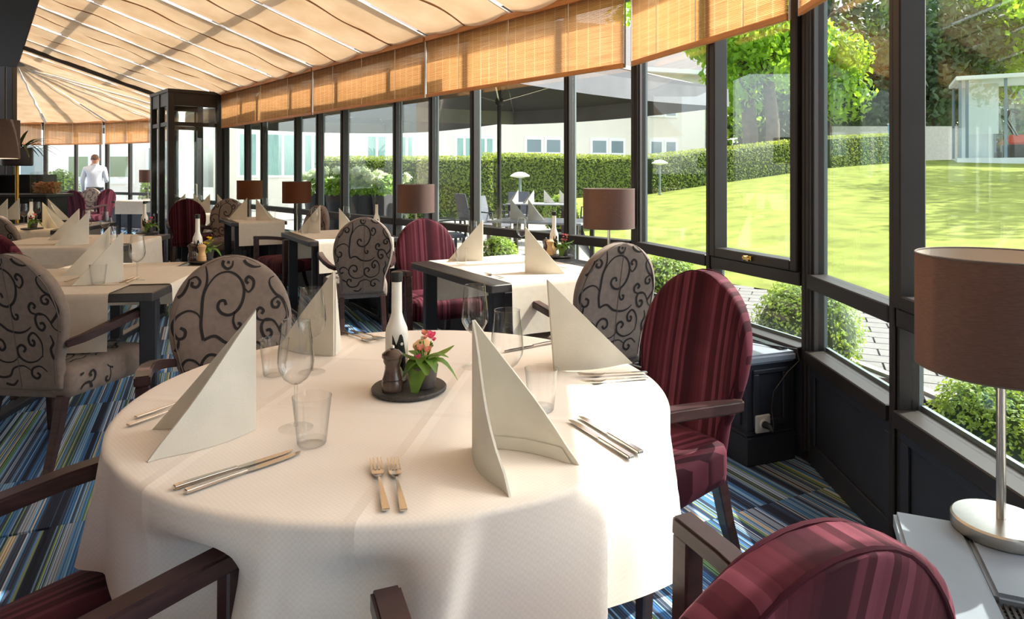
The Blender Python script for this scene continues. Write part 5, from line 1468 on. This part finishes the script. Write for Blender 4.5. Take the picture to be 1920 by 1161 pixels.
# terrace tables, chairs, napkins
def terr_table(key, x, y, rot, label):
    o = empty('terrace_table', (x, y, -.015), rot); tag(o, label, 'table', 'terrace tables')
    MB().bx(-.6,.6,-.4,.4,.73,.755).build('table_top', M('grey terrace table top', rgb(140,142,148), .4), o, bevel=.005, seg=1)
    for sx in (-.52,.52):
        for sy in (-.33,.33): MB().bx(sx-.025,sx+.025,sy-.025,sy+.025,0,.73).build('leg', TLEG, o)
    return o
terr_table('TT1', .40, 8.35, -.4, 'terrace table close outside the window, behind the window table')
terr_table('TT2', .55, 13.0, -.3, 'terrace table with four napkins near the hedge')
RAT = M('grey woven rattan', rgb(104,106,116), .7, var=.3, vscale=60, bump=.3, bscale=120)
def make_tchair():
    o = empty('terrace_chair')
    MB().bx(-.24,.24,-.24,.24,.40,.45).build('seat', RAT, o, bevel=.015)
    m = MB().sweep([(0,-.22,.45),(0,-.27,.70),(0,-.33,.92)], .46, .03, side=(1,0,0)); m.build('backrest', RAT, o, bevel=.008)
    for sx in (-.2,.2):
        for sy in (-.2,.2): MB().bx(sx-.018,sx+.018,sy-.018,sy+.018,-.015,.40).build('leg', TLEG, o)
        MB().sweep([(sx*1.2,-.25,.64),(sx*1.25,.0,.66),(sx*1.25,.2,.65),(sx*1.2,.22,.42)], .035, .02).build('armrest', TLEG, o)
    return o
TC = Proto(make_tchair)
for (x, y, a, lb) in ((-.95,9.7,-1.2,'grey rattan terrace chair left of the near terrace table'),(-.35,11.6,-2.2,'grey rattan terrace chair behind the parasol pole'),(.1,14.2,3.0,'grey rattan terrace chair at the far side of the napkin table'),(1.65,13.6,1.3,'grey rattan terrace chair right of the napkin table near the green shrub'),(-.75,13.3,-1.0,'grey rattan terrace chair left of the napkin table')):
    tag(TC.place((x, y, 0), a), lb, 'chair', 'rattan chairs on the terrace')
napkin('TT1', .20, 8.3, -5, z=.741); napkin('TT1', -.02, 8.55, 10, z=.741)
napkin('TT2', .12, 12.95, 200, z=.741); napkin('TT2', .42, 12.85, 190, z=.741); napkin('TT2', .62, 13.05, 10, z=.741); napkin('TT2', .92, 13.0, 10, z=.741)
# hydrangeas in dark tubs
HYD = M('white green hydrangea head', rgb(224,234,190), .7, var=.15, vscale=20, transl=.2); HLEAF = M('hydrangea leaf', rgb(140,180,60), .5, var=.3, vscale=10, transl=.3)
TUB = M('charcoal tub', rgb(62,64,70), .6)
for k, (pxx, Y) in enumerate(((600,15.6),(640,15.3),(684,15.0),(728,14.7))):
    c = at(pxx, 340, Y); r = random.Random(30+k)
    lb = ('leftmost', 'second from left', 'third from left', 'rightmost')[k]
    t = empty('planter_tub', (c.x, c.y, -.015)); tag(t, 'charcoal tub with a hydrangea outside the window, %s of four' % lb, 'planter', 'hydrangea tubs')
    MB().lathe([(.0001,0),(.27,0),(.36,.82),(.37,.86),(.33,.86),(.30,.78),(.0001,.78)], 20).build('tub', TUB, t, smooth=True)
    h = empty('hydrangea', (c.x, c.y, .77)); h.scale = (1.3,1.3,1.25); tag(h, 'white-green flowering hydrangea outside the window, %s of four' % lb, 'shrub', 'hydrangeas in tubs')
    m = MB()
    for q in range(420):
        d = Vector((r.gauss(0,1), r.gauss(0,1), abs(r.gauss(0,1)))).normalized(); m.leaf((d.x*.33*r.random()**.4, d.y*.33*r.random()**.4, .05+d.z*.35), d, .045, r)
    m.build('foliage', HLEAF, h)
    for q in range(11):
        a = r.uniform(0, 6.28); rr_ = r.uniform(.05,.36); m = MB(); hc = (rr_*math.cos(a), rr_*math.sin(a), r.uniform(.28,.50))
        m.sphere(hc, r.uniform(.06,.09), 8, 6); base = list(m.v)
        for v in range(60):
            d = Vector((r.gauss(0,1), r.gauss(0,1), r.gauss(0,1))).normalized(); m.leaf(Vector(hc)+d*.085, d, .018, r, .9)
        m.build('flower_head', HYD, h)
# mushroom garden lamps
def glamp(x, y, z, h, label):
    o = empty('garden_lamp', (x, y, z)); tag(o, label, 'lamp', 'garden path lamps')
    MB().lathe([(.06,0),(.06,.02),(.035,.03),(.035,h-.1)], 12).build('post', M('green grey lamp post', rgb(120,132,128), .5), o, smooth=True)
    MB().lathe([(.03,h-.1),(.24,h-.06),(.25,h-.04),(.12,h+.04),(.0001,h+.06)], 20).build('cap', WTRIM, o, smooth=True)
p = at(1237,362,20.4); glamp(p.x, p.y, p.z-.05, 1.0, 'white mushroom garden lamp before the hedge, right of the drum lamp')
p = at(975,352,17); glamp(p.x, p.y, -.1, 1.4, 'white mushroom garden lamp behind the terrace tables')

# ================================================================== LABELS for tableware, by their order in the picture
ORD = {1: [''], 2: ['left of two', 'right of two'], 3: ['leftmost of three', 'middle of three', 'rightmost of three'],
       4: ['leftmost of four', 'second from left', 'third from left', 'rightmost of four']}
NAME = {'napkin': ('off-white napkin folded into a peak on', 'napkin', 'peaked napkins'), 'wine': ('clear wine glass on', 'wine glass', 'wine glasses'), 'tumbler': ('clear water tumbler on', 'tumbler', 'water tumblers'),
        'fork': ('steel fork on', 'fork', 'forks'), 'knife': ('steel table knife on', 'knife', 'table knives'), 'tray': ('round slate tray on', 'tray', 'slate centre trays'),
        'bottle': ('white oil bottle with black cap on', 'bottle', 'white oil bottles'), 'darkmill': ('dark pepper mill on', 'mill', 'mills'), 'palemill': ('pale wooden mill on', 'mill', 'mills'),
        'pot_pink': ('pink flower in a charcoal pot on', 'potted plant', 'potted flowers'), 'pot_yellow': ('yellow flower in a charcoal pot on', 'potted plant', 'potted flowers'), 'pot_salmon': ('salmon flower in a charcoal pot on', 'potted plant', 'potted flowers')}
for (kind, key), lst in items.items():
    lst.sort(key=lambda t_: t_[0]); n = len(lst)
    nth = ['leftmost','second','third','fourth','fifth','sixth','seventh','eighth','ninth','tenth']
    for i, (_, o) in enumerate(lst):
        base, cat, grp = NAME[kind]
        od = ORD[n][i] if n in ORD else (nth[i]+(' from left' if i else '') if i < n-1 else 'rightmost')
        tag(o, '%s %s%s' % (base, label_short[key], (', '+od) if od else ''), cat, grp)
